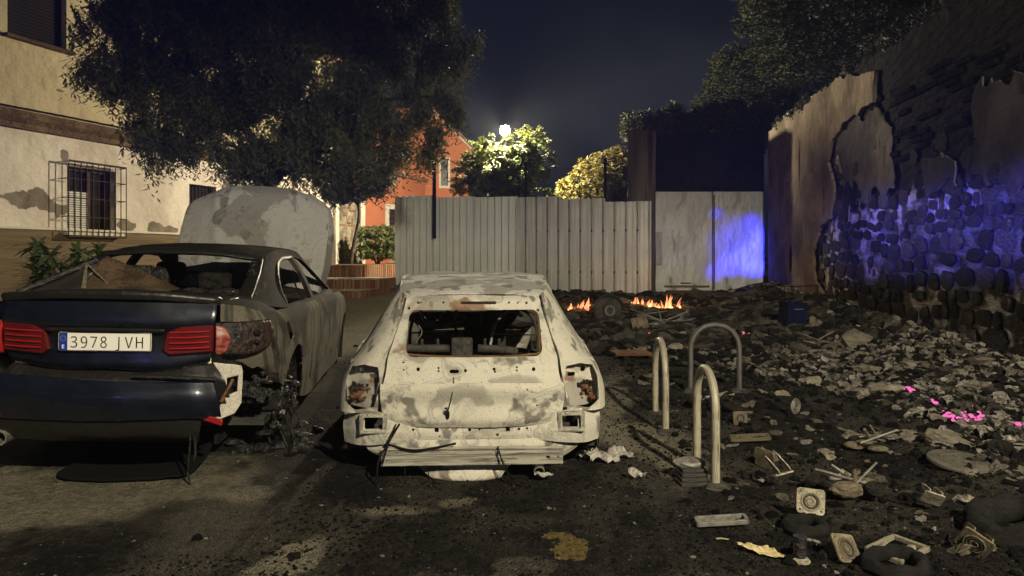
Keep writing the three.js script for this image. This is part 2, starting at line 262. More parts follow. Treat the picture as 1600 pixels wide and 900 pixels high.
{
  const L = thing('street_lamp', 'street lamp on a tall post behind the viewer', 'street lamp', V(4.1, 0, 3.9));
  const q = LAMP_NEAR.clone().sub(L.position);
  part(L, 'pole', bar(V(0, 0, 0), V(0, 5.8, 0), 0.08, 10, 0.05), M.steel);
  part(L, 'arm', bar(V(0, 5.78, 0), V(q.x, q.y + 0.14, q.z), 0.03), M.steel);
  part(L, 'lamp_head', rbx(0.34, 0.1, 0.6, 0.03, q.x, q.y + 0.13, q.z), M.steel);
  part(L, 'lamp_bowl', bx(0.26, 0.02, 0.44, q.x, q.y + 0.068, q.z), glowMat(1, 0.86, 0.6, 12), 'glowing flat lens');
  const s = new THREE.SpotLight(lin(1, 0.90, 0.67), 465, 0, 76 * Math.PI / 180, 0.14, 2); s.position.copy(LAMP_NEAR); s.target.position.copy(LAMP_NEAR).add(V(-0.08, -1, -0.2)); s.castShadow = true; s.shadow.radius = 5; scene.add(s, s.target);
}
// ---------------------------------------------------------------- house on the left
const leafMat = (r, g, b, t = 0.35) => phy({ color: lin(r, g, b), roughness: 0.6, transmission: t, thickness: 0, specularIntensity: 0.5 });
const peel = (t, h, list, seed) => { let m = 0; for (const [ct, ch, rt, rh] of list) { const q = Math.hypot((t - ct) / rt, (h - ch) / rh) + (fbm(t * 3.2, h * 3.2, 5, seed) - 0.5) * 1.7; m = Math.max(m, 1 - sst(0.9, 0.97, q)); } return m; };
{
  const h = thing('plastered_house', 'two storey cream house with peeling plaster and brown dado', 'house', V(-7.86, 0, -13.2), Math.atan2(0.943, 0.3325));
  const T0 = -5, T1 = 7.93;
  const list = [[-1.25, 2.27, 0.62, 0.2], [-2.6, 2.2, 0.7, 0.25], [0.78, 1.95, 0.22, 0.1], [1.55, 1.93, 0.18, 0.14], [1.95, 1.9, 0.2, 0.09], [-0.25, 2.1, 0.1, 0.2], [-0.6, 4.3, 0.09, 0.04], [5.2, 2.6, 0.4, 0.3], [-0.5, 3.15, 0.1, 0.12], [3.6, 3.0, 0.2, 0.25]];
  const fm = tex(2048, 1024, (u, v) => {
    const t = -5 + u * 14, y = v * 7, n = fbm(t * 1.3, y * 1.3, 5, 201), n2 = fbm(t * 6, y * 6, 4, 202), f = vnoise(t * 60, y * 60, 3);
    let c = y > 3.7 ? mix3([0.46, 0.385, 0.24], [0.53, 0.455, 0.31], n) : mix3([0.52, 0.46, 0.385], [0.64, 0.58, 0.50], sst(0.3, 0.7, n));
    const streak = sst(0.55, 0.8, fbm(t * 7, y * 0.6, 3, 205)) * sst(0.35, 0.7, n2);
    c = mix3(c, [0.3, 0.24, 0.17], streak * 0.35);
    c = mix3(c, mix3([0.12, 0.10, 0.075], [0.22, 0.19, 0.15], n2), peel(t, y, list, 203));
    const k = 0.9 + 0.14 * f + 0.1 * (n2 - 0.5); return [c[0] * k, c[1] * k, c[2] * k];
  }, { srgb: true, rx: 1 / 14, ry: 1 / 7, ox: 5 / 14 });
  const wallM = std({ map: fm, roughness: 0.92, bumpMap: lmp(0.8), bumpScale: 0.03 });
  const winA = rectPts(-0.45, 1.78, 0.56, 2.98), winB = rectPts(-1.52, 5.04, -0.46, 6.5), winC = rectPts(2.44, 1.9, 3.25, 2.93);
  part(h, 'wall', ext([[T0, 0.2], [T1, 0.2], [T1, 7], [T0, 7]], 0.35, 0, [winA, winB, winC]).translate(0, 0, -0.35), wallM);
  part(h, 'back_wall', bx(T1 - T0, 6.8, 0.2, (T0 + T1) / 2, 3.6, -5.5), wallM); part(h, 'end_wall', bx(0.25, 6.6, 5.1, T1 - 0.2, 3.6, -2.9), wallM); part(h, 'end_wall', bx(0.25, 6.6, 5.1, T0 + 0.2, 3.6, -2.9), wallM);
  part(h, 'roof', bx(T1 - T0 + 0.2, 0.14, 6.0, (T0 + T1) / 2, 7.08, -2.75), M.rust);
  const dadoM = std({ map: rescaled(noiseTex([0.085, 0.06, 0.037], [0.15, 0.11, 0.068], 210, 5), 0.5, 1.2), roughness: 0.85, bumpMap: bmp(0.7), bumpScale: 0.01 });
  part(h, 'dado', bx(T1 - T0, 1.6, 0.03, (T0 + T1) / 2, 1.0, 0.016), dadoM, 'brown painted dado along the wall foot');
  part(h, 'dado_ledge', rbx(T1 - T0, 0.045, 0.06, 0.015, (T0 + T1) / 2, 1.822, 0.03), M.white);
  const cornM = std({ map: rescaled(noiseTex([0.07, 0.045, 0.025], [0.16, 0.105, 0.06], 211, 5), 0.6), roughness: 0.9, bumpMap: lmp(1), bumpScale: 0.03 });
  const prof = [[0, 3.48], [0.05, 3.5], [0.07, 3.58], [0.16, 3.66], [0.18, 3.74], [0.18, 3.78], [0, 3.8]];
  const cg = ext(prof.map(([o, y]) => [-o, y]), T1 - T0).rotateY(Math.PI / 2).translate(T0, 0, 0.002); part(h, 'cornice', cg, cornM, 'dark weathered string course');
  part(h, 'cable', tube([V(T0, 3.84, 0.04), V(-3, 3.83, 0.05), V(0, 3.85, 0.05), V(4, 3.82, 0.04), V(T1, 3.84, 0.04)], 0.012, 30, 5), M.soot);
  const darkW = std({ map: rescaled(noiseTex([0.008, 0.007, 0.005], [0.022, 0.018, 0.013], 212), 1), roughness: 0.95 }), blindM = std({ color: lin(0.55, 0.53, 0.48), roughness: 0.7 });
  // barred ground floor window
  const w = part(h, 'window', bx(1.01, 1.2, 0.02, 0.055, 2.38, -0.2), darkW); part(w, 'frame', merge([bx(0.05, 1.18, 0.05, -0.42, 2.38, -0.16), bx(0.05, 1.18, 0.05, 0.53, 2.38, -0.16), bx(0.05, 1.18, 0.05, 0.1, 2.38, -0.16), bx(0.9, 0.05, 0.05, 0.055, 2.94, -0.16)]), M.brown);
  for (let k = 0; k < 18; k++) part(w, 'slat', bx(0.44, 0.03, 0.012, -0.15, 1.82 + k * 0.041, -0.13).rotateX(0), blindM);
  part(h, 'window_sill', rbx(1.2, 0.06, 0.2, 0.015, 0.055, 1.75, 0.06), M.white);
  part(h, 'window_grille_foot', bar(V(-0.55, 1.7, 0.17), V(0.66, 1.7, 0.17), 0.012), M.brown); const grille = part(h, 'window_grille', bar(V(-0.55, 3.06, 0.17), V(0.66, 3.06, 0.17), 0.012), M.brown, 'rusty iron window grille');
  for (let k = 0; k < 11; k++) part(grille, 'grille_bar', bar(V(-0.55 + k * 0.121, 1.7, 0.17), V(-0.55 + k * 0.121, 3.06, 0.17), 0.0085, 6), M.brown);
  for (const y of [1.72, 2.06, 2.4, 2.74, 3.04]) { part(grille, 'grille_bar', bar(V(-0.55, y, 0.17), V(0.66, y, 0.17), 0.008, 6), M.brown); for (const t of [-0.55, 0.66]) part(grille, 'grille_bar', bar(V(t, y, 0), V(t, y, 0.17), 0.008, 6), M.brown); }
  // upper shuttered window and the small one behind the tree
  const w2 = part(h, 'window', bx(1.06, 1.46, 0.03, -0.99, 5.77, -0.15), darkW, 'dark shuttered upper window'); for (let k = 0; k < 24; k++) part(w2, 'slat', bx(1.0, 0.045, 0.014, -0.99, 5.09 + k * 0.06, -0.115), darkW);
  part(h, 'window_sill', rbx(1.25, 0.06, 0.16, 0.015, -0.99, 5.0, 0.05), cornM);
  const w3 = part(h, 'window', bx(0.81, 1.03, 0.03, 2.845, 2.415, -0.15), darkW); for (let k = 0; k < 8; k++) part(w3, 'grille_bar', bar(V(2.5 + k * 0.1, 1.9, -0.06), V(2.5 + k * 0.1, 2.93, -0.06), 0.008, 5), M.brown);
  part(h, 'drain_pipe', bar(V(6.1, 0.8, 0.07), V(6.1, 3.5, 0.07), 0.04), M.white);
}
// ---------------------------------------------------------------- bricked-up bay and the salmon house further up the street
const brickMats = [[0.24, 0.115, 0.065], [0.29, 0.15, 0.09], [0.18, 0.085, 0.052], [0.26, 0.155, 0.10]].map((c, i) => std({ map: rescaled(noiseTex(c.map((q) => q * 0.6), c, 220 + i, 6, 128), 3), roughness: 0.9, bumpMap: bmp(3), bumpScale: 0.006 }));
{
  const h = thing('bricked_bay', 'narrow pale bay with a bricked up doorway beside the cream house', 'facade', V(-7.86, 0, -13.2), Math.atan2(0.943, 0.3325));
  part(h, 'wall', bx(1.66, 3.1, 0.3, 8.765, 2.0, -0.2), M.white);
  part(h, 'pilaster', bx(0.18, 3.2, 0.12, 8.04, 2.05, 0.03), M.white); part(h, 'pilaster', bx(0.26, 3.2, 0.12, 9.45, 2.05, 0.03), M.white); part(h, 'plinth', bx(1.5, 0.5, 0.06, 8.75, 0.8, 0.0), M.white);
  part(h, 'rubble_infill', bx(1.16, 2.6, 0.05, 8.73, 2.1, -0.03), std({ map: rescaled(noiseTex([0.12, 0.10, 0.075], [0.38, 0.32, 0.23], 231, 8), 1.4), roughness: 0.95, bumpMap: lmp(2.2), bumpScale: 0.12 }));
  const r = rng(5), bg = bx(0.22, 0.055, 0.03);
  for (let k = 0; k < 46; k++) { const b = part(h, 'brick', bg, brickMats[k % 4]); b.position.set(8.3 + r() * 0.85, 1.0 + Math.floor(r() * 30) * 0.075, -0.004 + r() * 0.008); b.scale.x = 0.6 + r() * 0.5; }
  const n = part(h, 'door_hood', new THREE.CylinderGeometry(0.42, 0.42, 0.1, 16, 1, false, 0, Math.PI).rotateX(Math.PI / 2).rotateZ(Math.PI / 2).scale(1, 0.35, 1).translate(8.7, 3.3, 0.02), M.soot);
}
{
  const pinkM = std({ map: rescaled(tex(512, 512, (u, v) => { const n = fbm(u * 6, v * 6, 5, 241, 6), p = sst(0.66, 0.7, fbm(u * 4 + 1, v * 4, 5, 243, 4)); const c = mix3([0.34, 0.115, 0.055], [0.42, 0.15, 0.075], n); return mix3(c, [0.34, 0.27, 0.2], p); }, { srgb: true }), 0.3), roughness: 0.9, bumpMap: lmp(0.8), bumpScale: 0.02 });
  const darkP = std({ color: lin(0.02, 0.017, 0.015), roughness: 0.5 });
  const h = thing('salmon_house', 'low salmon house front with barred window behind clipped shrub', 'house', V(-7.86, 0, -13.2), Math.atan2(0.943, 0.3325));
  part(h, 'wall', ext([[9.62, 0.5], [16.4, 0.5], [16.4, 4.1], [9.62, 4.1]], 0.3, 0, [rectPts(11.35, 1.55, 12.3, 2.95)]).translate(0, 0, -0.4), pinkM);
  part(h, 'window_surround', ext(rectPts(11.15, 1.4, 12.5, 3.1), 0.04, 0, [rectPts(11.36, 1.56, 12.29, 2.94)]).translate(0, 0, -0.098), M.white);
  const w = part(h, 'window', bx(0.95, 1.4, 0.03, 11.825, 2.25, -0.3), darkP); for (let k = 0; k < 8; k++) part(w, 'grille_bar', bx(0.95, 0.025, 0.02, 11.825, 1.62 + k * 0.18, -0.12), M.brown);
  part(h, 'roof', bx(6.9, 0.12, 3.2, 13.0, 4.17, -1.6), M.rust);
  const k = thing('gabled_house', 'tall salmon gabled house rising behind the street lamp', 'house', V(-3.15, 0, -26.6), 0.22);
  part(k, 'wall', ext([[-1.9, 0.8], [1.75, 0.8], [1.75, 5.3], [0.15, 6.85], [-1.9, 6.85]], 6, 0, [rectPts(0.47, 3.98, 0.76, 5.02)]).translate(0, 0, -6), pinkM);
  part(k, 'window', bx(0.29, 1.04, 0.03, 0.615, 4.5, -0.22), darkP); part(k, 'window_surround', ext(rectPts(0.41, 3.9, 0.83, 5.06), 0.03, 0, [rectPts(0.48, 3.99, 0.75, 5.01)]).translate(0, 0, 0.003), M.white);
  part(k, 'verge', bar(V(0.1, 6.93, 0.05), V(1.85, 5.24, 0.05), 0.06, 6), M.white);
  const rg = bx(2.6, 0.1, 6.3); rg.rotateZ(-0.772); rg.translate(0.98, 6.15, -3.0); part(k, 'roof', rg, M.rust);
}
// ---------------------------------------------------------------- brick steps and planter
{
  const pave = std({ map: rescaled(noiseTex([0.3, 0.28, 0.24], [0.5, 0.47, 0.41], 251, 6), 0.6), roughness: 0.9, bumpMap: bmp(0.8), bumpScale: 0.01 });
  const dirt = std({ map: noiseTex([0.04, 0.03, 0.02], [0.1, 0.08, 0.055], 252), roughness: 1 });
  const soldier = new RoundedBoxGeometry(0.072, 1, 0.11, 1, 0.008);
  function tier(name, label, pts, y0, y1, top, seed) {      // pts: plan outline [x, depth], the first edges carry bricks
    const t = thing(name, label, 'steps', V(0, 0, 0)); const r = rng(seed);
    const g = ext(pts.map(([x, d]) => [x, d]), y1 - y0 - 0.012); g.rotateX(-Math.PI / 2); g.translate(0, y0, 0); part(t, 'paving', g, top);
    for (const [i, j] of [[0, 1], [1, 2]]) { const [ax, ad] = pts[i], [cx, cd] = pts[j], L = Math.hypot(cx - ax, cd - ad), n = Math.floor(L / 0.082), an = Math.atan2(cd - ad, cx - ax);
      for (let k = 0; k < n; k++) { const f = (k + 0.5) / n; const b = part(t, 'brick', soldier, brickMats[Math.floor(r() * 4)]); b.position.set(ax + (cx - ax) * f - Math.sin(an) * -0.0, (y0 + y1) / 2 + r() * 0.006, -(ad + (cd - ad) * f)); b.scale.y = y1 - y0; b.rotation.y = an + (r() - 0.5) * 0.05; } }
    return t;
  }
  tier('brick_step', 'lowest brick edged step before the cream house', [[-7.3, 13.6], [-3.0, 14.0], [-2.3, 16.6], [-6.2, 17.5]], 0.3, 0.66, pave, 1);
  tier('brick_step', 'upper brick edged step below the planter', [[-6.0, 15.2], [-2.85, 15.2], [-2.7, 17.2], [-5.8, 17.6]], 0.6, 0.845, pave, 2);
  tier('brick_planter', 'brick planter holding the clipped shrub and thin tree', [[-5.6, 17.2], [-3.62, 17.2], [-2.9, 18.6], [-2.9, 21.0], [-5.0, 21.0]], 0.75, 1.13, dirt, 3);
}
// ---------------------------------------------------------------- corrugated sheet fence
{
  const sheetM = (a, b, s) => std({ map: rescaled(tex(512, 512, (u, v) => { const n = sst(0.35, 0.75, 0.5 * fbm(u * 24, v * 3, 4, s, 0) + 0.5 * fbm(u * 5, v * 5, 5, s + 1, 5)); const c = mix3(a, b, n); return mix3(c, [0.2, 0.15, 0.11], sst(0.66, 0.9, fbm(u * 6, v * 1.5, 4, s + 3)) * 0.35); }, { srgb: true, wrap: THREE.MirroredRepeatWrapping }), 0.9, 0.45), roughness: 0.45, metalness: 0.3 });
  const mats = [sheetM([0.68, 0.71, 0.70], [0.82, 0.84, 0.82], 260), sheetM([0.42, 0.42, 0.40], [0.58, 0.58, 0.55], 264)];  // left sheets paler: the stronger light on them is put into the colour
  function sheet(w, h, pitch, deep, seed) {                     // trapezoidal ribs, real folds with thickness
    const r = rng(seed), n = Math.round(w / pitch), pts = [];
    for (let k = 0; k < n; k++) { const x = k * pitch; pts.push([x, 0], [x + pitch * 0.36, 0], [x + pitch * 0.375, 0.005], [x + pitch * 0.40, 0], [x + pitch * 0.72, 0], [x + pitch * 0.75, deep], [x + pitch * 0.86, deep], [x + pitch * 0.88, -0.014], [x + pitch * 0.95, -0.014]); } pts.push([n * pitch, 0]);
    const outline = [...pts, ...pts.slice().reverse().map(([x, y]) => [x, y - 0.0025])];
    const g = ext(outline, h); g.rotateX(-Math.PI / 2); return finish(g, 0.2);
  }
  const A = [-2.72, 16.5], B = [2.98, 15.0], L = Math.hypot(B[0] - A[0], B[1] - A[1]), an = Math.atan2(B[1] - A[1], B[0] - A[0]);
  const f = thing('sheet_fence', 'tall fence of grey ribbed metal sheets behind the burnt cars', 'fence', V(A[0], 0, -A[1]), an);
  let x = 0; const widths = [0.96, 0.96, 0.96, 0.96, 0.96, 0.96]; const r = rng(77);
  for (let k = 0; k < 6; k++) {
    const left = k < 3, d = A[1] + (B[1] - A[1]) * x / L, yb = (left ? 0.66 : 0.42) + r() * 0.03, yt = mix(2.76, 2.46, x / L) + (left ? 0.0 : 0.02) + (r() - 0.5) * 0.05;
    const m = part(f, 'metal_sheet', sheet(0.98, yt - yb, left ? 0.163 : 0.245, left ? 0.05 : 0.07, k), mats[left ? 0 : 1]); m.position.set(x, yb, (k % 2) * 0.006); m.rotation.x = (r() - 0.5) * 0.02; x += 0.976;
  }
  for (const [px, py, s, dd] of [[682, 250, 0.035, 0.14], [820, 252, 0.028, -0.08], [945, 246, 0.03, -0.08]]) {
    const dq = A[1] + (B[1] - A[1]) * ((px - 617) / 398), q = P(px, py, dq), loc = f.worldToLocal(V(q.x, q.y, q.z)); f.updateMatrixWorld(); const l2 = V(q.x, 0, q.z).sub(f.position).applyAxisAngle(V(0, 1, 0), -an);
    part(f, 'post', merge([bx(s * 2, dd > 0 ? q.y - 1.75 : q.y - 0.4, s * 1.6, 0, dd > 0 ? (q.y + 1.75) / 2 : (q.y + 0.4) / 2, 0)]).translate(l2.x, 0, l2.z + dd), M.soot, dd > 0 ? 'charred upright plank on the fence front' : undefined);
  }
  part(f, 'rail', bx(5.7, 0.05, 0.05, 2.85, 1.9, -0.075), M.soot); part(f, 'rail', bx(5.7, 0.05, 0.05, 2.85, 1.0, -0.075), M.soot);
}
// ---------------------------------------------------------------- pillar, sooty wall and metal gate
const stoneM = [[0.03, 0.028, 0.027], [0.05, 0.044, 0.04], [0.085, 0.075, 0.068], [0.022, 0.02, 0.02], [0.06, 0.045, 0.036]].map((c, i) => std({ map: rescaled(noiseTex(c.map((q) => q * 0.45), c.map((q) => q * 1.15), 270 + i, 6, 128), 2), roughness: 0.9, bumpMap: lmp(3), bumpScale: 0.03 }));
const plasterM = (a, b, s, k = 1) => std({ map: rescaled(tex(1024, 1024, (u, v) => { const n = fbm(u * 5, v * 5, 6, s, 5), st = fbm(u * 14, v * 3, 4, s + 2, 0), f = vnoise(u * 200, v * 200, s, 200); let c = mix3(a, b, sst(0.3, 0.7, n)); c = mix3(c, a.map((q) => q * 0.35), sst(0.6, 0.72, st) * 0.7 * sst(0.4, 0.6, n)); const q = 0.88 + 0.2 * f; return [c[0] * q, c[1] * q, c[2] * q]; }, { srgb: true }), 0.35 * k), roughness: 0.95, bumpMap: lmp(0.9), bumpScale: 0.06 });
{
  const p = thing('stone_pillar', 'tall rough pillar standing between the sheet fence and the gate', 'pillar', V(3.0, 0, -16.4), -0.2);
  const g = new THREE.BoxGeometry(0.62, 4.0, 1.1, 6, 22, 8).translate(0, 2.2, -0.25), a = g.attributes.position; for (let i = 0; i < a.count; i++) { const k = (fbm(a.getX(i) * 3 + 9, a.getY(i) * 2.5 + a.getZ(i) * 2, 4, 281) - 0.5) * 0.14; a.setX(i, a.getX(i) * (1 + k)); a.setZ(i, a.getZ(i) * (1 + k)); } g.computeVertexNormals();
  part(p, 'pillar_core', g, plasterM([0.07, 0.058, 0.045], [0.18, 0.15, 0.115], 282));
}
{
  const w = thing('sooty_wall', 'soot blackened wall rising behind the metal gate', 'wall', V(4.62, 0, -17.2));
  part(w, 'wall', bx(3.1, 4.3, 0.4, -0.1, 2.2, -0.1), M.soot);
  part(w, 'lintel', bx(2.62, 0.16, 0.2, 0.02, 2.97, 0.2), M.soot);
  const gM = std({ map: rescaled(tex(512, 512, (u, v) => { const n = fbm(u * 5, v * 5, 5, 291, 5); let c = mix3([0.48, 0.48, 0.47], [0.62, 0.62, 0.61], n); c = mix3(c, [0.14, 0.11, 0.08], sst(0.66, 0.76, fbm(u * 7, v * 5, 5, 293)) * 0.7); return c; }, { srgb: true }), 0.42), roughness: 0.5, metalness: 0.1, bumpMap: lmp(0.9), bumpScale: 0.07 });
  const g = thing('metal_gate', 'pale double leaf metal gate lit blue on its right side', 'gate', V(3.32, 0.52, -16.55));
  const leafL = part(g, 'gate_leaf', rbx(1.32, 2.33, 0.04, 0.008, 0.68, 1.165, 0), gM), leafR = part(g, 'gate_leaf', rbx(1.2, 2.33, 0.04, 0.008, 1.955, 1.165, 0.012), gM);
  part(leafL, 'patch_plate', bx(0.16, 0.78, 0.012, 0.1, 1.0, 0.028), gM); part(leafL, 'bottom_rail', bx(1.05, 0.05, 0.02, 0.75, 0.12, 0.03), M.tan); part(leafL, 'bolt', bx(0.24, 0.025, 0.03, 0.72, 0.2, 0.04), M.rust);
  for (let k = 0; k < 5; k++) part(leafR, 'rivet', new THREE.SphereGeometry(0.014, 6, 4).translate(1.5 + k * 0.19, 1.95, 0.035), M.steel);
  part(leafR, 'closing_strip', bx(0.035, 2.2, 0.015, 1.38, 1.15, 0.04), M.rust);
  part(g, 'threshold', rbx(1.9, 0.22, 0.5, 0.03, 1.2, -0.08, 0.25), brickMats[2]);
}
// ---------------------------------------------------------------- old stone wall along the right
const WO = [5.86, 16], WT = -96.45 * Math.PI / 180;
function wallAt(px, py) { const r = (px - 800) / FOCAL, a = (16 * r - 5.86) / (0.9937 * r - 0.1123), d = 16 - 0.9937 * a; return [a, EYE - (py - 400) / FOCAL * d]; }
{
  const w = thing('stone_wall', 'old rubble stone wall with broken plaster along the right side', 'wall', V(WO[0], 0, -WO[1]), WT);
  const LEN = 17, HT = 4.2;
  const core = new THREE.PlaneGeometry(LEN, HT + 0.2, 170, 46).translate(LEN / 2, HT / 2, 0), cpz = core.attributes.position;
  for (let i = 0; i < cpz.count; i++) { const x = cpz.getX(i), y = cpz.getY(i); cpz.setZ(i, 0.09 * (fbm(x * 2.5, y * 2.5, 4, 301) - 0.5)); if (y > HT - 0.1 && x > 4.4) cpz.setY(i, y + 0.5 * (fbm(x * 1.2, 3, 4, 303) - 0.45)); }
  core.computeVertexNormals();
  const coreM = std({ map: rescaled(tex(1024, 1024, (u, v) => { // lime mortar below, soot burnt into the old face above the fire line
    const x = u * LEN, y = v * 4.6, n = fbm(x * 1.2, y * 1.2, 5, 305), f = fbm(x * 7, y * 7, 4, 306);
    let c = mix3([0.06, 0.053, 0.047], [0.46, 0.44, 0.42], sst(0.36, 0.62, f)); c = mix3(c, [0.03, 0.027, 0.026], sst(0.5, 0.62, n + 0.25 * (f - 0.5)) * 0.8);
    const line = 2.25 + 0.9 * (n - 0.5) + 0.5 * (f - 0.5); c = mix3(c, mix3([0.0022, 0.0021, 0.002], [0.007, 0.0063, 0.0056], f), sst(line, line + 0.12, y) * sst(4.0, 5.0, x)); return c; }, { srgb: true, wrap: THREE.ClampToEdgeWrapping }), 1), roughness: 0.95, bumpMap: lmp(14), bumpScale: 0.1 });
  part(w, 'mortar_face', core, coreM);
  part(w, 'wall_core', bx(LEN, HT - 0.15, 0.6, LEN / 2, HT / 2 - 0.1, -0.36), M.black);
  // plaster still hanging on the far end and in patches
  const plA = plasterM([0.10, 0.08, 0.058], [0.20, 0.162, 0.12], 311), plB = plasterM([0.045, 0.04, 0.036], [0.11, 0.098, 0.086], 313), plC = plasterM([0.03, 0.026, 0.024], [0.075, 0.066, 0.06], 315);
  const jag = (pts, s, amp = 0.05) => { const o = []; for (let k = 0; k < pts.length; k++) { const a = pts[k], b = pts[(k + 1) % pts.length], n = Math.max(1, Math.ceil(Math.hypot(b[0] - a[0], b[1] - a[1]) / 0.05)); for (let q = 0; q < n; q++) { const f = q / n, x = mix(a[0], b[0], f), y = mix(a[1], b[1], f); const e = q || a[2] ? 1 : 1; o.push([Math.max(0.0, x + e * amp * 2 * (fbm(x * 5 + s, y * 5, 4, s) - 0.5) * 1.6), y + e * amp * 2 * (fbm(x * 5, y * 5 + s, 4, s + 2) - 0.5) * 1.6]); } } return o; };
  const wp = (l) => l.map(([px, py]) => wallAt(px, py));
  const sheetA = [[0, 4.17], ...wp([[1321, 121], [1376, 112], [1372, 158], [1330, 190], [1309, 214], [1300, 250], [1312, 290], [1305, 340], [1290, 352], [1276, 392], [1280, 440], [1300, 470], [1305, 530]]), [0, 0.3]];
  const holesA = [blob(...wallAt(1242, 405), 0.12, 0.3, 7, 18), blob(...wallAt(1256, 250), 0.05, 0.42, 9, 14), blob(...wallAt(1232, 262), 0.03, 0.16, 11, 12)];
  part(w, 'plaster', ext(jag(sheetA, 3, 0.05), 0.05, 0.006, holesA).translate(0, 0, 0.03), plA, 'tan plaster with cracks on the far end');
  part(w, 'plaster', ext(jag(wp([[1380, 168], [1400, 200], [1396, 250], [1404, 292], [1385, 310], [1372, 285], [1358, 318], [1345, 285], [1332, 292], [1318, 262], [1314, 218], [1335, 196]]), 5, 0.1), 0.012, 0.004).translate(0, 0, 0.03), plB);
  part(w, 'plaster', ext(jag(wp([[1530, 140], [1575, 132], [1640, 100], [1640, 280], [1560, 285], [1515, 284], [1524, 230]]), 7, 0.16), 0.012, 0.004).translate(0, 0, 0.03), plC);
  part(w, 'plaster', ext(jag(wp([[1452, 262], [1500, 255], [1505, 285], [1455, 290]]), 8, 0.14), 0.02, 0.006).translate(0, 0, 0.03), plC);
  // stones, each its own piece
  const r = rng(41), geos = [];
  for (let k = 0; k < 12; k++) { const n = 7 + (k % 4), pts = []; for (let i = 0; i < n; i++) { const q = (i + 0.35 * (r() - 0.5)) / n * 6.2832, c = Math.cos(q), e = Math.sin(q), m = Math.pow(Math.pow(Math.abs(c), 3.2) + Math.pow(Math.abs(e), 3.2), -1 / 3.2) * (0.80 + 0.26 * r()); pts.push([c * m * 0.42, e * m * 0.42]); }
    const g = ext(pts, 0.35, 0.13), ga = g.attributes.position; for (let i = 0; i < ga.count; i++) ga.setZ(i, ga.getZ(i) * (0.6 + 0.8 * fbm(ga.getX(i) * 2.5 + k * 5, ga.getY(i) * 2.5, 3, k))); g.computeVertexNormals(); geos.push(finish(g, 0.75)); }
  let count = 0;
  for (let y = 0.12; y < 2.5;) { const hr = 0.13 + 0.15 * r(); for (let a = 3.3 + r() * 0.2; a < 10.9;) { const wd = hr * (0.7 + 1.5 * r()); const ac = a + wd / 2, yc = y + hr / 2 + (r() - 0.5) * 0.06 + 0.05 * Math.sin(a * 1.7); a += wd + 0.015 + 0.02 * r();
      if ((ac < 4.3 && (yc > 1.75 || r() < 0.25)) || r() < 0.13 || (yc > 2.3 && r() < 0.5) || count >= 296) continue; count++;
      const m = part(w, 'stone', geos[Math.floor(r() * 12)], stoneM[Math.floor(r() * 5)]); m.position.set(ac, yc, -0.015 + 0.02 * r()); m.scale.set(wd * (0.82 + 0.14 * r()), hr * (0.74 + 0.2 * r()), 0.05 + 0.07 * r()); m.rotation.z = (r() - 0.5) * 0.35; } y += hr * 0.97; }
  // burnt brick courses in the upper middle
  const bg = new RoundedBoxGeometry(0.25, 0.07, 0.07, 1, 0.008); const dk = [M.soot, M.soot, M.brown];
  for (let row = 0; row < 12; row++) for (let k = 0; k < 13; k++) { if (r() < 0.62) continue; const b = part(w, 'brick', bg, M.black); b.position.set(5.9 + k * 0.27 + (row % 2) * 0.13, 2.62 + row * 0.085, -0.008 + r() * 0.02); }
}

// ================================================================ PLANTS
function leafGeo(n, len, wid, spread, droop, seed) {           // a sprig of n folded leaves
  const r = rng(seed), pos = [], idx = [];
  for (let k = 0; k < n; k++) {
    const f = k / n, a = r() * Math.PI * 2, base = V((r() - 0.5) * spread * 0.3, -f * spread * droop + (r() - 0.5) * spread * 0.4, (r() - 0.5) * spread * 0.3);
    const dir = V(Math.cos(a), -droop * (0.3 + r() * 0.9) + (r() - 0.4) * 0.6, Math.sin(a)).normalize(), side = V(-Math.sin(a), (r() - 0.5), Math.cos(a)).normalize(), l = len * (0.6 + r() * 0.6), w = wid * (0.7 + r() * 0.5);
    const up = dir.clone().cross(side).multiplyScalar(w * 0.3), m = base.clone().addScaledVector(dir, l * 0.45), t = base.clone().addScaledVector(dir, l), o = pos.length / 3;
    for (const q of [base, m.clone().addScaledVector(side, w / 2).add(up), t, m.clone().addScaledVector(side, -w / 2).add(up)]) pos.push(q.x, q.y, q.z);
    idx.push(o, o + 1, o + 2, o, o + 2, o + 3);
  }
  const g = new THREE.BufferGeometry(); g.setAttribute('position', new THREE.Float32BufferAttribute(pos, 3)); g.setAttribute('uv', new THREE.Float32BufferAttribute(new Array(pos.length / 3 * 2).fill(0), 2)); g.setIndex(idx); g.computeVertexNormals(); return g;
}
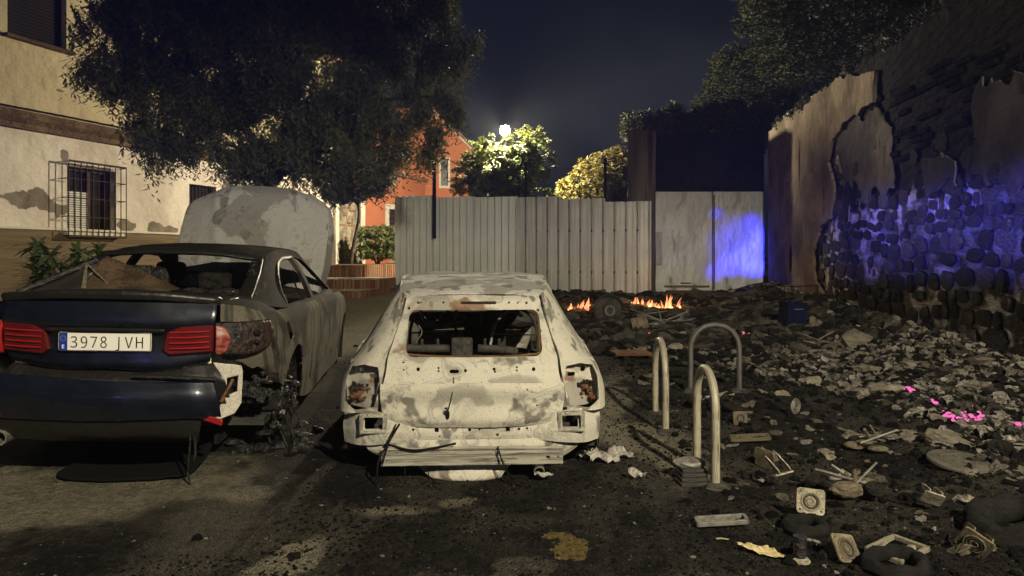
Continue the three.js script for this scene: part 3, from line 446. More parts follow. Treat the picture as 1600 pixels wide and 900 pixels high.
function crown(parent, name, lumps, count, geo, mat, seed, { shell = 0.55, tilt = 0.5, tint = 0.3, smin = 0.7, smax = 1.3, clumps = 0 } = {}) {
  const r = rng(seed), im = new THREE.InstancedMesh(geo, mat, count), tot = lumps.reduce((a, l) => a + l[3] * l[4] * l[5], 0), m = new THREE.Matrix4(), q = new THREE.Quaternion(), c = new THREE.Color(), cl = [];
  for (let i = 0; i < clumps; i++) { let t = r() * tot, L = lumps[0]; for (const l of lumps) { t -= l[3] * l[4] * l[5]; if (t <= 0) { L = l; break; } } let x, y, z, e; do { x = r() * 2 - 1; y = r() * 2 - 1; z = r() * 2 - 1; e = Math.hypot(x, y, z); } while (e > 1 || e < 0.1); const rr = mix(e, 1, 0.65) / e; cl.push({ x: L[0] + x * rr * L[3], y: L[1] + y * rr * L[4], z: L[2] + z * rr * L[5], r: 0.14 + 0.2 * r() * r(), v: 0.75 + 0.5 * r() }); }
  for (let k = 0; k < count; k++) {
    if (clumps && r() < 0.93) { const C = cl[Math.floor(r() * cl.length)], R = C.r; const g3 = () => (r() + r() + r() - 1.5) * 1.1 * R; q.setFromEuler(new THREE.Euler((r() - 0.5) * tilt, r() * 6.283, (r() - 0.5) * tilt)); const s = smin + r() * (smax - smin); m.compose(V(C.x + g3(), C.y + g3() * 0.9 - Math.abs(g3()) * 0.35, C.z + g3()), q, V(s, s, s)); im.setMatrixAt(k, m); const v = (1 - tint + r() * tint * 2) * C.v; c.setRGB(v * (0.9 + r() * 0.2), v, v * (0.85 + r() * 0.25)); im.setColorAt(k, c); continue; }
    let t = r() * tot, L = lumps[0]; for (const l of lumps) { t -= l[3] * l[4] * l[5]; if (t <= 0) { L = l; break; } }
    let x, y, z; do { x = r() * 2 - 1; y = r() * 2 - 1; z = r() * 2 - 1; } while (x * x + y * y + z * z > 1);
    const e = Math.hypot(x, y, z) || 1, rr = mix(e, 1, shell * r()) / e * (0.88 + 0.24 * fbm(x * 2 + L[0], y * 2 + z * 2, 3, seed));
    q.setFromEuler(new THREE.Euler((r() - 0.5) * tilt, r() * 6.283, (r() - 0.5) * tilt)); const s = smin + r() * (smax - smin);
    m.compose(V(L[0] + x * rr * L[3], L[1] + y * rr * L[4], L[2] + z * rr * L[5]), q, V(s, s, s)); im.setMatrixAt(k, m);
    const v = 1 - tint + r() * tint * 2; c.setRGB(v * (0.9 + r() * 0.2), v, v * (0.85 + r() * 0.25)); im.setColorAt(k, c);
  }
  im.userData.kind = 'stuff'; im.name = name; im.castShadow = im.receiveShadow = true; parent.add(im); return im;
}
const bark = std({ map: noiseTex([0.03, 0.024, 0.018], [0.11, 0.09, 0.065], 401), roughness: 0.95, bumpMap: lmp(3), bumpScale: 0.05 });
{ // the big drooping tree over the cars
  const base = onGround(-4.25, 12.2), t = thing('pepper_tree', 'large dark drooping tree spreading over the cream house', 'tree', base);
  const loc = (px, py, d) => P(px, py, d).sub(base);
  part(t, 'trunk', merge([bar(V(0, -0.2, 0), loc(408, 300, 12.1), 0.2, 10, 0.16), bar(loc(408, 302, 12.1), loc(432, 265, 12.0), 0.17, 10, 0.16), bar(loc(430, 270, 12.0), loc(470, 120, 12.2), 0.15, 8, 0.08), bar(loc(432, 268, 12.0), loc(330, 130, 11.6), 0.1, 8, 0.05), bar(loc(440, 250, 12), loc(590, 140, 12.0), 0.09, 8, 0.04), bar(loc(445, 240, 12), loc(540, 235, 11.3), 0.05, 6, 0.02), bar(loc(440, 250, 12), loc(350, 225, 11.2), 0.05, 6, 0.02), bar(loc(380, 190, 11.8), loc(250, 150, 11), 0.05, 6, 0.015), bar(loc(560, 160, 12), loc(680, 150, 12), 0.04, 6, 0.015), bar(loc(460, 160, 12.1), loc(430, 40, 11.2), 0.07, 6, 0.02), bar(loc(520, 190, 12), loc(620, 230, 11.7), 0.035, 6, 0.012)]), bark);
  const L = [[215, 50, 95, 11], [205, 115, 70, 11], [262, 165, 80, 11.2], [330, 190, 78, 11.5], [430, 180, 90, 11.6], [540, 205, 88, 11.6], [622, 185, 72, 11.8], [662, 120, 70, 12], [640, 35, 85, 12], [480, 60, 150, 12], [340, 40, 150, 11.6], [560, -60, 150, 12], [400, -110, 190, 12], [240, -60, 115, 11.3], [575, 245, 44, 11.7], [648, 222, 38, 12], [500, 245, 55, 11.5], [370, 225, 52, 11.4], [690, 165, 36, 12.1], [700, 60, 40, 12.1]]
    .map(([px, py, rp, d]) => { const q = loc(px, py, d), k = rp / FOCAL * d; return [q.x, q.y, q.z, k, k * 0.92, k * 1.05]; });
  crown(t, 'crown', L, 22000, leafGeo(16, 0.09, 0.025, 0.26, 1.0, 7), leafMat(0.13, 0.14, 0.06, 0.35), 11, { shell: 0.5, smin: 0.8, smax: 1.5, clumps: 900 });
}
{ // tree right under the lamp
  const base = onGround(-0.2, 17.35), t = thing('lamplit_tree', 'round leafy tree directly below the lit street lamp', 'tree', base);
  part(t, 'trunk', merge([bar(V(0, -0.1, 0), V(0.05, 2.3, 0), 0.1, 8, 0.07), bar(V(0.05, 2.2, 0), V(-0.5, 3.3, 0.2), 0.05, 6, 0.02), bar(V(0.05, 2.2, 0), V(0.6, 3.2, 0), 0.05, 6, 0.02)]), bark);
  const L = [[775, 275, 48], [748, 285, 36], [740, 258, 26], [770, 245, 34], [812, 262, 36], [835, 260, 20], [815, 238, 24], [790, 300, 50], [752, 235, 16], [835, 290, 28], [728, 296, 22], [820, 226, 11], [780, 228, 16], [800, 224, 12], [816, 212, 12], [832, 214, 15], [850, 228, 14], [826, 203, 9], [842, 205, 8], [858, 250, 12]].map(([px, py, rp]) => { const q = P(px, py, 17.35).sub(base), k = rp / FOCAL * 17.35; return [q.x, q.y, q.z, k, k, k * 1.1]; });
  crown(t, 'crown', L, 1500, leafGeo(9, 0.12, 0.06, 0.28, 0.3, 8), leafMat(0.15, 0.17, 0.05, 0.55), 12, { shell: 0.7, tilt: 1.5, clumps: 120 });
}
{ // bright tree to the right of the lamp
  const base = onGround(2.15, 18.7), t = thing('yellow_green_tree', 'bushy yellow green tree glowing in lamplight beside the pillar', 'tree', base);
  part(t, 'trunk', bar(V(0, -0.1, 0), V(0, 2.6, 0), 0.1, 8, 0.06), bark);
  const L = [[930, 285, 42], [900, 298, 32], [955, 262, 34], [975, 285, 40], [935, 262, 26], [885, 308, 20], [965, 245, 22], [925, 320, 45]].map(([px, py, rp]) => { const q = P(px, py, 18.7).sub(base), k = rp / FOCAL * 18.7; return [q.x, q.y, q.z, k, k, k]; });
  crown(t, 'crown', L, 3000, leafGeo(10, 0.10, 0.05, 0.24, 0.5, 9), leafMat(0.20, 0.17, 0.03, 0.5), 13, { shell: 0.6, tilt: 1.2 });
}
{ // thin young tree and clipped shrub in the planter
  const base = P(549, 411, 18.2), t = thing('young_tree', 'thin crooked young tree growing from the brick planter', 'tree', base);
  const q = (px, py) => P(px, py, 18.2).sub(base);
  part(t, 'trunk', tube([q(549, 413), q(550, 395), q(556, 365), q(561, 340), q(560, 322), q(548, 305)], 0.045, 24, 7), bark);
  crown(t, 'crown', [[535, 303, 18], [560, 298, 18], [520, 300, 14], [580, 292, 14]].map(([px, py, rp]) => { const c = q(px, py), k = rp / FOCAL * 18.2; return [c.x, c.y, c.z, k, k * 0.8, k]; }), 420, leafGeo(9, 0.11, 0.055, 0.22, 0.4, 18), leafMat(0.07, 0.10, 0.022, 0.4), 19);
  const b2 = P(590, 411, 20.7), s = thing('clipped_shrub', 'square clipped light green shrub in the brick planter', 'shrub', b2);
  part(s, 'stems', merge([bar(V(0, -0.1, 0), V(-0.25, 0.5, 0), 0.03, 6), bar(V(0, -0.1, 0), V(0.25, 0.5, 0.05), 0.03, 6), bar(V(0, -0.1, 0), V(0.05, 0.5, 0.1), 0.03, 6)]), bark);
  const L = []; for (let i = 0; i < 4; i++) for (let j = 0; j < 3; j++) L.push([-0.40 + i * 0.28, 0.32 + j * 0.29, 0, 0.22, 0.2, 0.32]);
  crown(s, 'foliage', L, 1300, leafGeo(9, 0.07, 0.035, 0.14, 0.1, 20), leafMat(0.17, 0.20, 0.06, 0.45), 21, { shell: 0.9, tilt: 2 });
}
{ // strap leaved plants before the house
  const spots = [[78, 398, 10.6, 0.42, 30], [70, 430, 10.4, 0.36, 24], [120, 395, 10.9, 0.34, 26], [105, 425, 10.6, 0.36, 28], [155, 388, 11.2, 0.32, 24], [140, 415, 10.9, 0.32, 26], [58, 385, 10.6, 0.38, 24]];
  const labels = ['tallest strap leaved plant nearest the barred window', 'low strap leaved plant at the left of the clump', 'strap leaved plant in the middle of the clump', 'strap leaved plant low behind the spoiler', 'right hand strap leaved plant by the dark car roof', 'strap leaved plant tucked behind the tilted panel', 'outermost strap leaved plant before the brown dado'];
  spots.forEach(([px, py, d, len, n], i) => {
    const c = P(px, py, d), s = thing('strap_leaf_plant', labels[i], 'plant', V(c.x, H(c.x, d), c.z), 0, 'plants before the cream house');
    const stem = c.y - s.position.y, r = rng(500 + i); part(s, 'stem', bar(V(0, -0.05, 0), V(0, Math.max(0.1, stem), 0), 0.03, 6), bark);
    const pos = [], idx = [];
    for (let k = 0; k < n * 4; k++) { const a = r() * 6.283, el = -0.1 + r() * 1.3, l = len * (0.6 + r() * 0.5), w = 0.06 + r() * 0.035, sy = stem * (1 - 0.9 * Math.pow(r(), 1.6)); const sd = V(-Math.sin(a), 0, Math.cos(a)), o = pos.length / 3;
      for (let j = 0; j < 4; j++) { const f = j / 3, rad = Math.cos(el) * l * f, yy = sy + Math.sin(el) * l * f - 0.35 * l * f * f, ww = w * [0.6, 1, 0.85, 0.05][j] / 2; for (const e of [-1, 1]) pos.push(Math.cos(a) * rad + sd.x * ww * e, yy + Math.abs(ww) * 0.3, Math.sin(a) * rad + sd.z * ww * e); }
      for (let j = 0; j < 3; j++) { const b = o + j * 2; idx.push(b, b + 1, b + 3, b, b + 3, b + 2); } }
    const g = new THREE.BufferGeometry(); g.setAttribute('position', new THREE.Float32BufferAttribute(pos, 3)); g.setIndex(idx); g.computeVertexNormals(); part(s, 'leaves', g, leafMat(0.13, 0.175, 0.08, 0.25));
  });
}
{ // dark growth behind the gate and along the wall top
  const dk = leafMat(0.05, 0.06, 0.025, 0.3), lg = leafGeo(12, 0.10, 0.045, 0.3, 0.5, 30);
  const mk = (name, label, base, lumps, n, seed) => { const t = thing(name, label, 'tree', base, 0, 'dark trees beyond the walls'); part(t, 'trunk', bar(V(0, 0, 0), V(0, lumps[0][1], 0), 0.15, 8, 0.08), bark); crown(t, 'crown', lumps, n, lg, dk, seed, { shell: 0.5, smin: 0.9, smax: 1.7 }); };
  const conv = (l, d, b) => l.map(([px, py, rp]) => { const q = P(px, py, d).sub(b), k = rp / FOCAL * d; return [q.x, q.y, q.z, k, k, k * 0.9]; });
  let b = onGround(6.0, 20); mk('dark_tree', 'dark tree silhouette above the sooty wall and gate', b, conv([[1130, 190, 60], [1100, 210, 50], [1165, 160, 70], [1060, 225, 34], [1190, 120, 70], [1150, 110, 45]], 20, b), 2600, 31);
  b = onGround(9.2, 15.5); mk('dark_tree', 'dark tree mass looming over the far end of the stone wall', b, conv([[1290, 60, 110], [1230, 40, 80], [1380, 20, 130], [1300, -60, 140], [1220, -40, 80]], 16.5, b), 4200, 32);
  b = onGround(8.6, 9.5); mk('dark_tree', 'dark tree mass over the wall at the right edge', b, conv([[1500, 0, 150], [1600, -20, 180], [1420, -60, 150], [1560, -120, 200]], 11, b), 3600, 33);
  const iv2 = thing('gate_wall_ivy', 'dark ivy hanging over the top of the sooty wall', 'ivy', V(4.3, 4.3, -17.3)); iv2.userData.kind = 'stuff';
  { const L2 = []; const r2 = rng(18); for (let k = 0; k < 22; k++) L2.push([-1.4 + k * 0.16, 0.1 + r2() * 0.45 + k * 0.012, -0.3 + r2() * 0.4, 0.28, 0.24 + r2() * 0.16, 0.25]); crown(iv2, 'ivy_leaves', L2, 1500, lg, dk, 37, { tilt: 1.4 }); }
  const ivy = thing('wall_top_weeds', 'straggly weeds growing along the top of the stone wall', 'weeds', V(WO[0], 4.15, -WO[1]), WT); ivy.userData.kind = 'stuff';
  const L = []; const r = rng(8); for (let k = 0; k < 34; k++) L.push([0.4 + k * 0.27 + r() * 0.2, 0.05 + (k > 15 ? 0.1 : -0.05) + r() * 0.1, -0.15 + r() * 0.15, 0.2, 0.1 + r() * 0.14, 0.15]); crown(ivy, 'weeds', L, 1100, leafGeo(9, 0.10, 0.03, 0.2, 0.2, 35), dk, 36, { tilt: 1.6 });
}

// ================================================================ CAR ONE: the burnt out pale hatchback
const circ = (u, v, r, n = 10) => { const o = []; for (let k = 0; k < n; k++) o.push([u + r * Math.cos(k / n * 6.2832), v + r * Math.sin(k / n * 6.2832)]); return o; };
function bareWheel(parent, x, y, z, R, w, name = 'wheel') {         // steel rim without its tyre, charred cords around it
  const pr = [[R * 0.3, -w / 2], [R * 0.85, -w / 2], [R, -w / 2], [R, -w * 0.42], [R * 0.9, -w * 0.36], [R * 0.9, w * 0.36], [R, w * 0.42], [R, w / 2], [R * 0.9, w / 2], [R * 0.86, w * 0.3], [R * 0.35, w * 0.22], [R * 0.12, w * 0.3], [0.001, w * 0.3]].map(([a, b]) => new THREE.Vector2(a, b));
  const m = part(parent, name, finish(new THREE.LatheGeometry(pr, 24).rotateZ(-Math.PI / 2), 0.5).translate(x, y, z), M.soot);
  const r = rng(Math.round(x * 100 + z * 10) + 900), gs = [];
  for (let k = 0; k < 12; k++) { const pts = []; for (let j = 0; j < 9; j++) { const a = j / 9 * 6.283 + k; pts.push(V(x + (r() - 0.5) * w * 1.2, y + Math.sin(a) * (R + 0.01 + r() * 0.035), z + Math.cos(a) * (R + 0.01 + r() * 0.035))); } gs.push(tube(pts, 0.004, 30, 4, true)); }
  part(m, 'tyre_cords', merge(gs), M.soot, 'charred steel tyre cords');
  return m;
}
{
  const c = thing('burnt_hatchback', 'burnt out ash white hatchback seen from behind', 'car', V(-0.235, 0.0, -4.25), 2.8 * Math.PI / 180);
  const S = 26;
  // tailgate: lower skin, upper frame with window opening and bolt holes
  const lower = panel([[[-0.50, 0.335, 0.07], [-0.25, 0.318, 0.045], [0, 0.313, 0.04], [0.25, 0.318, 0.045], [0.50, 0.335, 0.07]], [[-0.535, 0.37, 0.07], [-0.27, 0.36, 0.025], [0, 0.36, 0.02], [0.27, 0.36, 0.025], [0.535, 0.37, 0.07]], [[-0.555, 0.45, 0.075], [-0.28, 0.45, 0.045], [0, 0.45, 0.04], [0.28, 0.45, 0.045], [0.555, 0.45, 0.075]], [[-0.56, 0.53, 0.07], [-0.28, 0.54, 0.03], [0, 0.54, 0.025], [0.28, 0.54, 0.03], [0.56, 0.53, 0.07]], [[-0.56, 0.572, 0.085], [-0.28, 0.578, 0.045], [0, 0.58, 0.04], [0.28, 0.578, 0.045], [0.56, 0.572, 0.085]]], 40, 22, 0.007, 0.008, 3);
  const tg = part(c, 'tailgate', cut(lower, [holeZ(circ(-0.165, 0.405, 0.016)), holeZ(circ(-0.16, 0.43, 0.009)), holeZ(circ(0.39, 0.44, 0.006)), holeZ(circ(0.33, 0.54, 0.006))]), M.ash, 'dented bare metal tailgate');
  const up = [[0.545, 0.572, 0.09, 0.05], [0.535, 0.62, 0.13, 0.085], [0.53, 0.665, 0.15, 0.105], [0.53, 0.71, 0.20, 0.15], [0.51, 0.80, 0.31, 0.26], [0.48, 0.92, 0.45, 0.40], [0.462, 1.0, 0.54, 0.49], [0.455, 1.05, 0.58, 0.53], [0.45, 1.078, 0.63, 0.585]].map(([w, v, wo, wi]) => [[-w, v, wo], [-w * 0.5, v + 0.004, mix(wo, wi, 0.8)], [0, v + 0.006, wi], [w * 0.5, v + 0.004, mix(wo, wi, 0.8)], [w, v, wo]]);
  const holes = [holeZ(roundRect(-0.425, 0.72, 0.44, 0.99, 0.05), 0, 0), holeZ(roundRect(-0.085, 1.026, 0.155, 1.045, 0.008), 0, 0), holeZ(roundRect(-0.14, 0.632, -0.085, 0.655, 0.009))];
  for (const [u, v, r] of [[-0.335, 0.655, 0.012], [-0.21, 0.645, 0.007], [-0.21, 0.663, 0.007], [-0.045, 0.648, 0.01], [0.13, 0.655, 0.01], [0.135, 0.64, 0.007], [0.27, 0.645, 0.007], [0.27, 0.665, 0.007], [0.375, 0.65, 0.012], [-0.43, 0.69, 0.006], [-0.425, 0.65, 0.006], [-0.37, 1.035, 0.010], [-0.35, 1.036, 0.006], [-0.29, 1.038, 0.006], [-0.2, 1.038, 0.008], [0.24, 1.036, 0.008], [0.3, 1.034, 0.007], [0.36, 1.032, 0.009], [-0.432, 1.0, 0.01], [0.436, 0.985, 0.01], [0.44, 0.86, 0.009]]) holes.push(holeZ(circ(u, v, r, 8)));
  part(c, 'tailgate_frame', cut(panel(up, 40, 34, 0.012, 0.006, 5), holes), M.ash, 'scorched tailgate frame round the empty rear window');
  part(c, 'window_edge', merge([tube([V(-0.43, 0.73, -0.24), V(-0.2, 0.722, -0.19), V(0, 0.724, -0.178), V(0.2, 0.72, -0.19), V(0.43, 0.73, -0.24)], 0.008, 40, 6), tube([V(-0.425, 0.74, -0.25), V(-0.435, 0.85, -0.37), V(-0.42, 0.97, -0.51), V(-0.36, 0.985, -0.515)], 0.009, 24, 6), tube([V(0.425, 0.74, -0.25), V(0.43, 0.85, -0.37), V(0.415, 0.97, -0.51), V(0.36, 0.985, -0.515)], 0.007, 24, 6)]), M.rust, 'rusty burnt window seal');
  part(c, 'lock_wire', merge([tube([V(-0.115, 0.64, -0.105), V(-0.12, 0.55, -0.03), V(-0.14, 0.45, -0.03), V(-0.15, 0.42, -0.02)], 0.003, 16, 5), rock(3, 0.013, 0.03, 0.01).translate(-0.152, 0.395, -0.02)]), M.soot, 'wire and lock dangling on the tailgate');
  // rear quarters with empty lamp openings
  const quarter = panel([[[0.462, 1.085, 0.64], [0.485, 1.10, 0.70], [0.51, 1.115, 0.80], [0.53, 1.125, 0.95]], [[0.48, 0.96, 0.49], [0.53, 0.985, 0.58], [0.585, 1.0, 0.72], [0.61, 1.0, 0.95]], [[0.505, 0.84, 0.36], [0.57, 0.86, 0.44], [0.655, 0.86, 0.62], [0.69, 0.85, 0.95]], [[0.54, 0.71, 0.215], [0.64, 0.725, 0.29], [0.725, 0.725, 0.48], [0.79, 0.72, 0.95]], [[0.55, 0.62, 0.15], [0.69, 0.63, 0.20], [0.80, 0.62, 0.40], [0.85, 0.62, 0.95]], [[0.57, 0.50, 0.11], [0.74, 0.50, 0.16], [0.842, 0.50, 0.36], [0.875, 0.5, 0.95]], [[0.58, 0.40, 0.10], [0.76, 0.39, 0.14], [0.85, 0.385, 0.34], [0.87, 0.38, 0.95]]], 26, 34, 0.009, 0.006, 7);
  const lampHole = [[0.60, 0.43], [0.565, 0.56], [0.585, 0.66], [0.68, 0.672], [0.775, 0.645], [0.80, 0.58], [0.79, 0.45], [0.72, 0.41]];
  const qg = cut(quarter, [holeZ(lampHole, 0, 0, -0.6, 0.8), holeX(circ(0.62, 0.28, 0.30, 20), 0.5, 1.2)]);
  part(c, 'rear_quarter', qg, M.ash); part(c, 'rear_quarter', mirror(qg), M.ash);
  const cav = cut(panel([[[0.545, 0.40, 0.17], [0.66, 0.40, 0.22], [0.80, 0.40, 0.34]], [[0.545, 0.55, 0.19], [0.67, 0.54, 0.26], [0.82, 0.55, 0.40]], [[0.55, 0.69, 0.23], [0.66, 0.69, 0.28], [0.80, 0.68, 0.44]]], 20, 20, 0.006, 0.02, 9), [holeZ(roundRect(0.60, 0.585, 0.65, 0.61, 0.006)), holeZ(circ(0.71, 0.62, 0.018))]);
  for (const s of [1, -1]) {
    const k = part(c, 'lamp_cavity', s > 0 ? cav : mirror(cav), M.ash, 'empty tail lamp cavity with melted remains');
    const r = rng(60 + s), gs = []; for (let i = 0; i < 46; i++) gs.push(rock(i + 5, 0.006 + r() * 0.016, 0.004 + r() * 0.014, 0.01, 1, 1.2).translate(s * (0.60 + r() * 0.17), 0.43 + r() * 0.09, -0.24 - r() * 0.06)); part(k, 'melted_lamp', merge(gs), M.rust);
    const g2 = []; for (let i = 0; i < 24; i++) g2.push(rock(i + 45, 0.006 + r() * 0.014, 0.008 + r() * 0.01, 0.01, 1, 1.2).translate(s * (0.63 + r() * 0.13), 0.5 + r() * 0.05, -0.25 - r() * 0.06)); part(k, 'melted_plastic', merge(g2), M.lensBurnt);
  }
  // lower rear panel, crossmember, bumper beam, tray
  const low = panel([[[-0.80, 0.375, 0.28], [-0.66, 0.41, 0.11], [-0.3, 0.37, 0.09], [0, 0.365, 0.09], [0.3, 0.37, 0.09], [0.66, 0.41, 0.11], [0.80, 0.375, 0.28]], [[-0.80, 0.30, 0.22], [-0.66, 0.30, 0.09], [-0.3, 0.28, 0.06], [0, 0.275, 0.06], [0.3, 0.28, 0.06], [0.66, 0.30, 0.09], [0.80, 0.30, 0.22]], [[-0.79, 0.195, 0.22], [-0.67, 0.20, 0.11], [-0.3, 0.235, 0.07], [0, 0.23, 0.07], [0.3, 0.235, 0.07], [0.67, 0.20, 0.11], [0.79, 0.195, 0.22]]], 50, 14, 0.009, 0.008, 11);
  const lh = [holeZ(roundRect(-0.655, 0.30, -0.545, 0.375, 0.008)), holeZ(roundRect(0.545, 0.30, 0.645, 0.375, 0.008)), holeZ(roundRect(-0.23, 0.285, -0.205, 0.31, 0.003)), holeZ(roundRect(0.20, 0.285, 0.225, 0.31, 0.003))]; for (const [u, v, r] of [[-0.36, 0.3, 0.008], [-0.02, 0.295, 0.01], [0.04, 0.297, 0.006], [0.28, 0.297, 0.009], [0.33, 0.3, 0.008], [-0.2, 0.26, 0.006], [0.15, 0.265, 0.009]]) lh.push(holeZ(circ(u, v, r, 8)));
  const lp = part(c, 'rear_panel', cut(low, lh), M.ash);
  for (const s of [-1, 1]) part(lp, 'vent_frame', cut(rbx(0.17, 0.125, 0.05, 0.012, s * 0.6, 0.337, -0.075), [holeZ(roundRect(s * 0.6 - 0.06, 0.298, s * 0.6 + 0.06, 0.378, 0.012))]), M.ash, 'square vent opening');
  part(c, 'valance', panel([[[-0.64, 0.245, 0.13], [-0.3, 0.24, 0.05], [0, 0.238, 0.05], [0.3, 0.24, 0.05], [0.66, 0.245, 0.15]], [[-0.645, 0.18, 0.12], [-0.3, 0.19, 0.04], [0, 0.19, 0.035], [0.3, 0.19, 0.04], [0.655, 0.18, 0.14]], [[-0.56, 0.115, 0.14], [-0.3, 0.13, 0.07], [0, 0.13, 0.06], [0.3, 0.13, 0.07], [0.56, 0.10, 0.16]]], 34, 12, 0.006, 0.012, 13), M.ash).geometry.computeVertexNormals();
  part(c, 'bumper_beam', cut(mergeVertices(bx(1.08, 0.085, 0.035, 0.0, 0.15, 0.012)), [bx(1.3, 0.026, 0.03, 0, 0.16, 0.037), holeZ(circ(0.45, 0.145, 0.012), 0, 0, -0.5, 1), holeZ(circ(0.51, 0.146, 0.007), 0, 0, -0.5, 1), holeZ(circ(-0.51, 0.14, 0.006), 0, 0, -0.5, 1)]), M.ash, 'bare bumper beam');
  part(c, 'bumper_beam', tube([V(-0.54, 0.203, 0.022), V(-0.2, 0.206, 0.024), V(0.2, 0.204, 0.024), V(0.54, 0.201, 0.021)], 0.010, 20, 6), M.ash);
  part(c, 'spare_wheel_tray', panel([[[-0.36, 0.09, 0.12], [-0.15, 0.09, 0.1], [0.1, 0.09, 0.1], [0.26, 0.09, 0.12]], [[-0.30, 0.045, 0.07], [-0.15, 0.05, 0.05], [0.1, 0.05, 0.05], [0.20, 0.045, 0.07]], [[-0.24, 0.008, 0.05], [-0.12, 0.0, 0.03], [0.08, 0.0, 0.03], [0.17, 0.008, 0.05]], [[-0.22, 0.004, 0.2], [-0.12, 0.0, 0.2], [0.08, 0, 0.2], [0.15, 0.004, 0.2]]], 24, 14, 0.006, 0.006, 15), M.ash).geometry.computeVertexNormals();
  part(c, 'exhaust_pipe', finish(new THREE.LatheGeometry([[0.028, 0], [0.034, 0], [0.034, 0.35], [0.028, 0.35], [0.028, 0]].map(([a, b]) => new THREE.Vector2(a, b)), 16), 0.5).rotateX(-Math.PI / 2 + 0.12).translate(0.40, 0.05, 0.0), M.steel);
  part(c, 'hanging_wires', merge([tube([V(-0.44, 0.34, -0.04), V(-0.5, 0.24, 0.03), V(-0.55, 0.15, 0.06), V(-0.56, 0.0, 0.07)], 0.006, 20, 5), tube([V(-0.46, 0.34, -0.04), V(-0.5, 0.23, 0.04), V(-0.53, 0.12, 0.07)], 0.004, 20, 5), tube([V(-0.5, 0.235, 0.03), V(-0.35, 0.205, 0.05), V(-0.2, 0.22, 0.04), V(-0.1, 0.235, 0.02)], 0.007, 20, 5), tube([V(0.15, 0.22, 0.04), V(0.18, 0.12, 0.08), V(0.25, 0.02, 0.1), V(0.33, 0.005, 0.16)], 0.004, 20, 5), tube([V(0.14, 0.21, 0.05), V(0.2, 0.1, 0.08), V(0.26, 0.01, 0.13)], 0.003, 20, 5), tube([V(-0.4, 0.1, 0.04), V(-0.4, 0.04, 0.05), V(-0.395, 0.015, 0.05)], 0.004, 10, 5), tube([V(-0.27, 0.1, 0.04), V(-0.26, 0.03, 0.05), V(-0.3, 0.01, 0.06)], 0.003, 10, 5)]), M.soot, 'burnt wires hanging from the tail');
  // roof, sides, bonnet
  part(c, 'roof', panel([[[-0.47, 1.066, 0.66], [-0.22, 1.088, 0.60], [0, 1.092, 0.59], [0.22, 1.088, 0.60], [0.47, 1.066, 0.66]], [[-0.51, 1.095, 0.74], [-0.25, 1.118, 0.68], [0, 1.122, 0.67], [0.25, 1.118, 0.68], [0.51, 1.095, 0.74]], [[-0.53, 1.125, 0.92], [-0.27, 1.148, 0.9], [0, 1.15, 0.9], [0.27, 1.148, 0.9], [0.53, 1.125, 0.92]], [[-0.555, 1.165, 1.3], [-0.27, 1.185, 1.3], [0, 1.18, 1.3], [0.27, 1.18, 1.3], [0.555, 1.165, 1.3]], [[-0.56, 1.185, 1.9], [-0.28, 1.215, 1.9], [0, 1.205, 1.9], [0.28, 1.21, 1.9], [0.56, 1.185, 1.9]], [[-0.53, 1.16, 2.4], [-0.26, 1.19, 2.45], [0, 1.19, 2.45], [0.26, 1.19, 2.45], [0.53, 1.16, 2.4]]], 40, 40, 0.009, 0.012, 17), M.roof, 'warped burnt roof skin').geometry.computeVertexNormals();
  const gh = panel([[[0.80, 0.72, 0.9], [0.815, 0.73, 1.6], [0.815, 0.73, 2.3], [0.80, 0.72, 3.0]], [[0.69, 0.88, 0.9], [0.71, 0.92, 1.5], [0.71, 0.93, 2.1], [0.72, 0.85, 2.75]], [[0.53, 1.125, 0.92], [0.56, 1.175, 1.3], [0.58, 1.19, 1.9], [0.55, 1.165, 2.4]]], 30, 20, 0.02, 0.004, 19);
  const ghc = cut(gh, [holeX([[1.02, 0.75], [1.55, 0.75], [1.55, 1.11], [1.12, 1.07]], 0.3, 1.2), holeX([[1.65, 0.75], [2.75, 0.75], [2.35, 1.1], [1.65, 1.12]], 0.3, 1.2)]);
  part(c, 'side_frame', ghc, M.ash); part(c, 'side_frame', mirror(ghc), M.ash);
  const sd = panel([[[0.80, 0.72, 0.93], [0.82, 0.73, 1.8], [0.81, 0.72, 3.0], [0.74, 0.66, 3.8]], [[0.895, 0.5, 0.93], [0.89, 0.5, 1.8], [0.88, 0.5, 3.0], [0.78, 0.45, 3.9]], [[0.88, 0.13, 0.93], [0.86, 0.1, 1.8], [0.86, 0.1, 3.0], [0.78, 0.15, 3.9]]], 40, 14, 0.01, 0.008, 21);
  const sdc = cut(sd, [holeX(circ(0.62, 0.28, 0.33, 20), 0.4, 1.2), holeX(circ(3.25, 0.26, 0.31, 20), 0.4, 1.2)]);
  part(c, 'door_side', sdc, M.ash); part(c, 'door_side', mirror(sdc), M.ash);
  part(c, 'bonnet', panel([[[-0.7, 0.74, 2.9], [0, 0.80, 2.9], [0.7, 0.74, 2.9]], [[-0.7, 0.68, 3.5], [0, 0.72, 3.5], [0.7, 0.68, 3.5]], [[-0.62, 0.5, 3.95], [0, 0.52, 4.05], [0.62, 0.5, 3.95]]], 20, 16, 0.01, 0.012, 23), M.roof).geometry.computeVertexNormals();
  part(c, 'front_panel', bx(1.3, 0.35, 0.05, 0, 0.32, -3.97), M.ash);
  part(c, 'floor', bx(1.55, 0.04, 3.1, 0, 0.16, -1.8), M.inside); part(c, 'boot_floor', bx(1.2, 0.03, 0.75, 0, 0.3, -0.5), M.inside);
  for (const [x, z] of [[-0.74, -0.62], [0.74, -0.62], [-0.72, -3.25], [0.72, -3.25]]) bareWheel(c, x, 0.19, z, 0.185, 0.17);
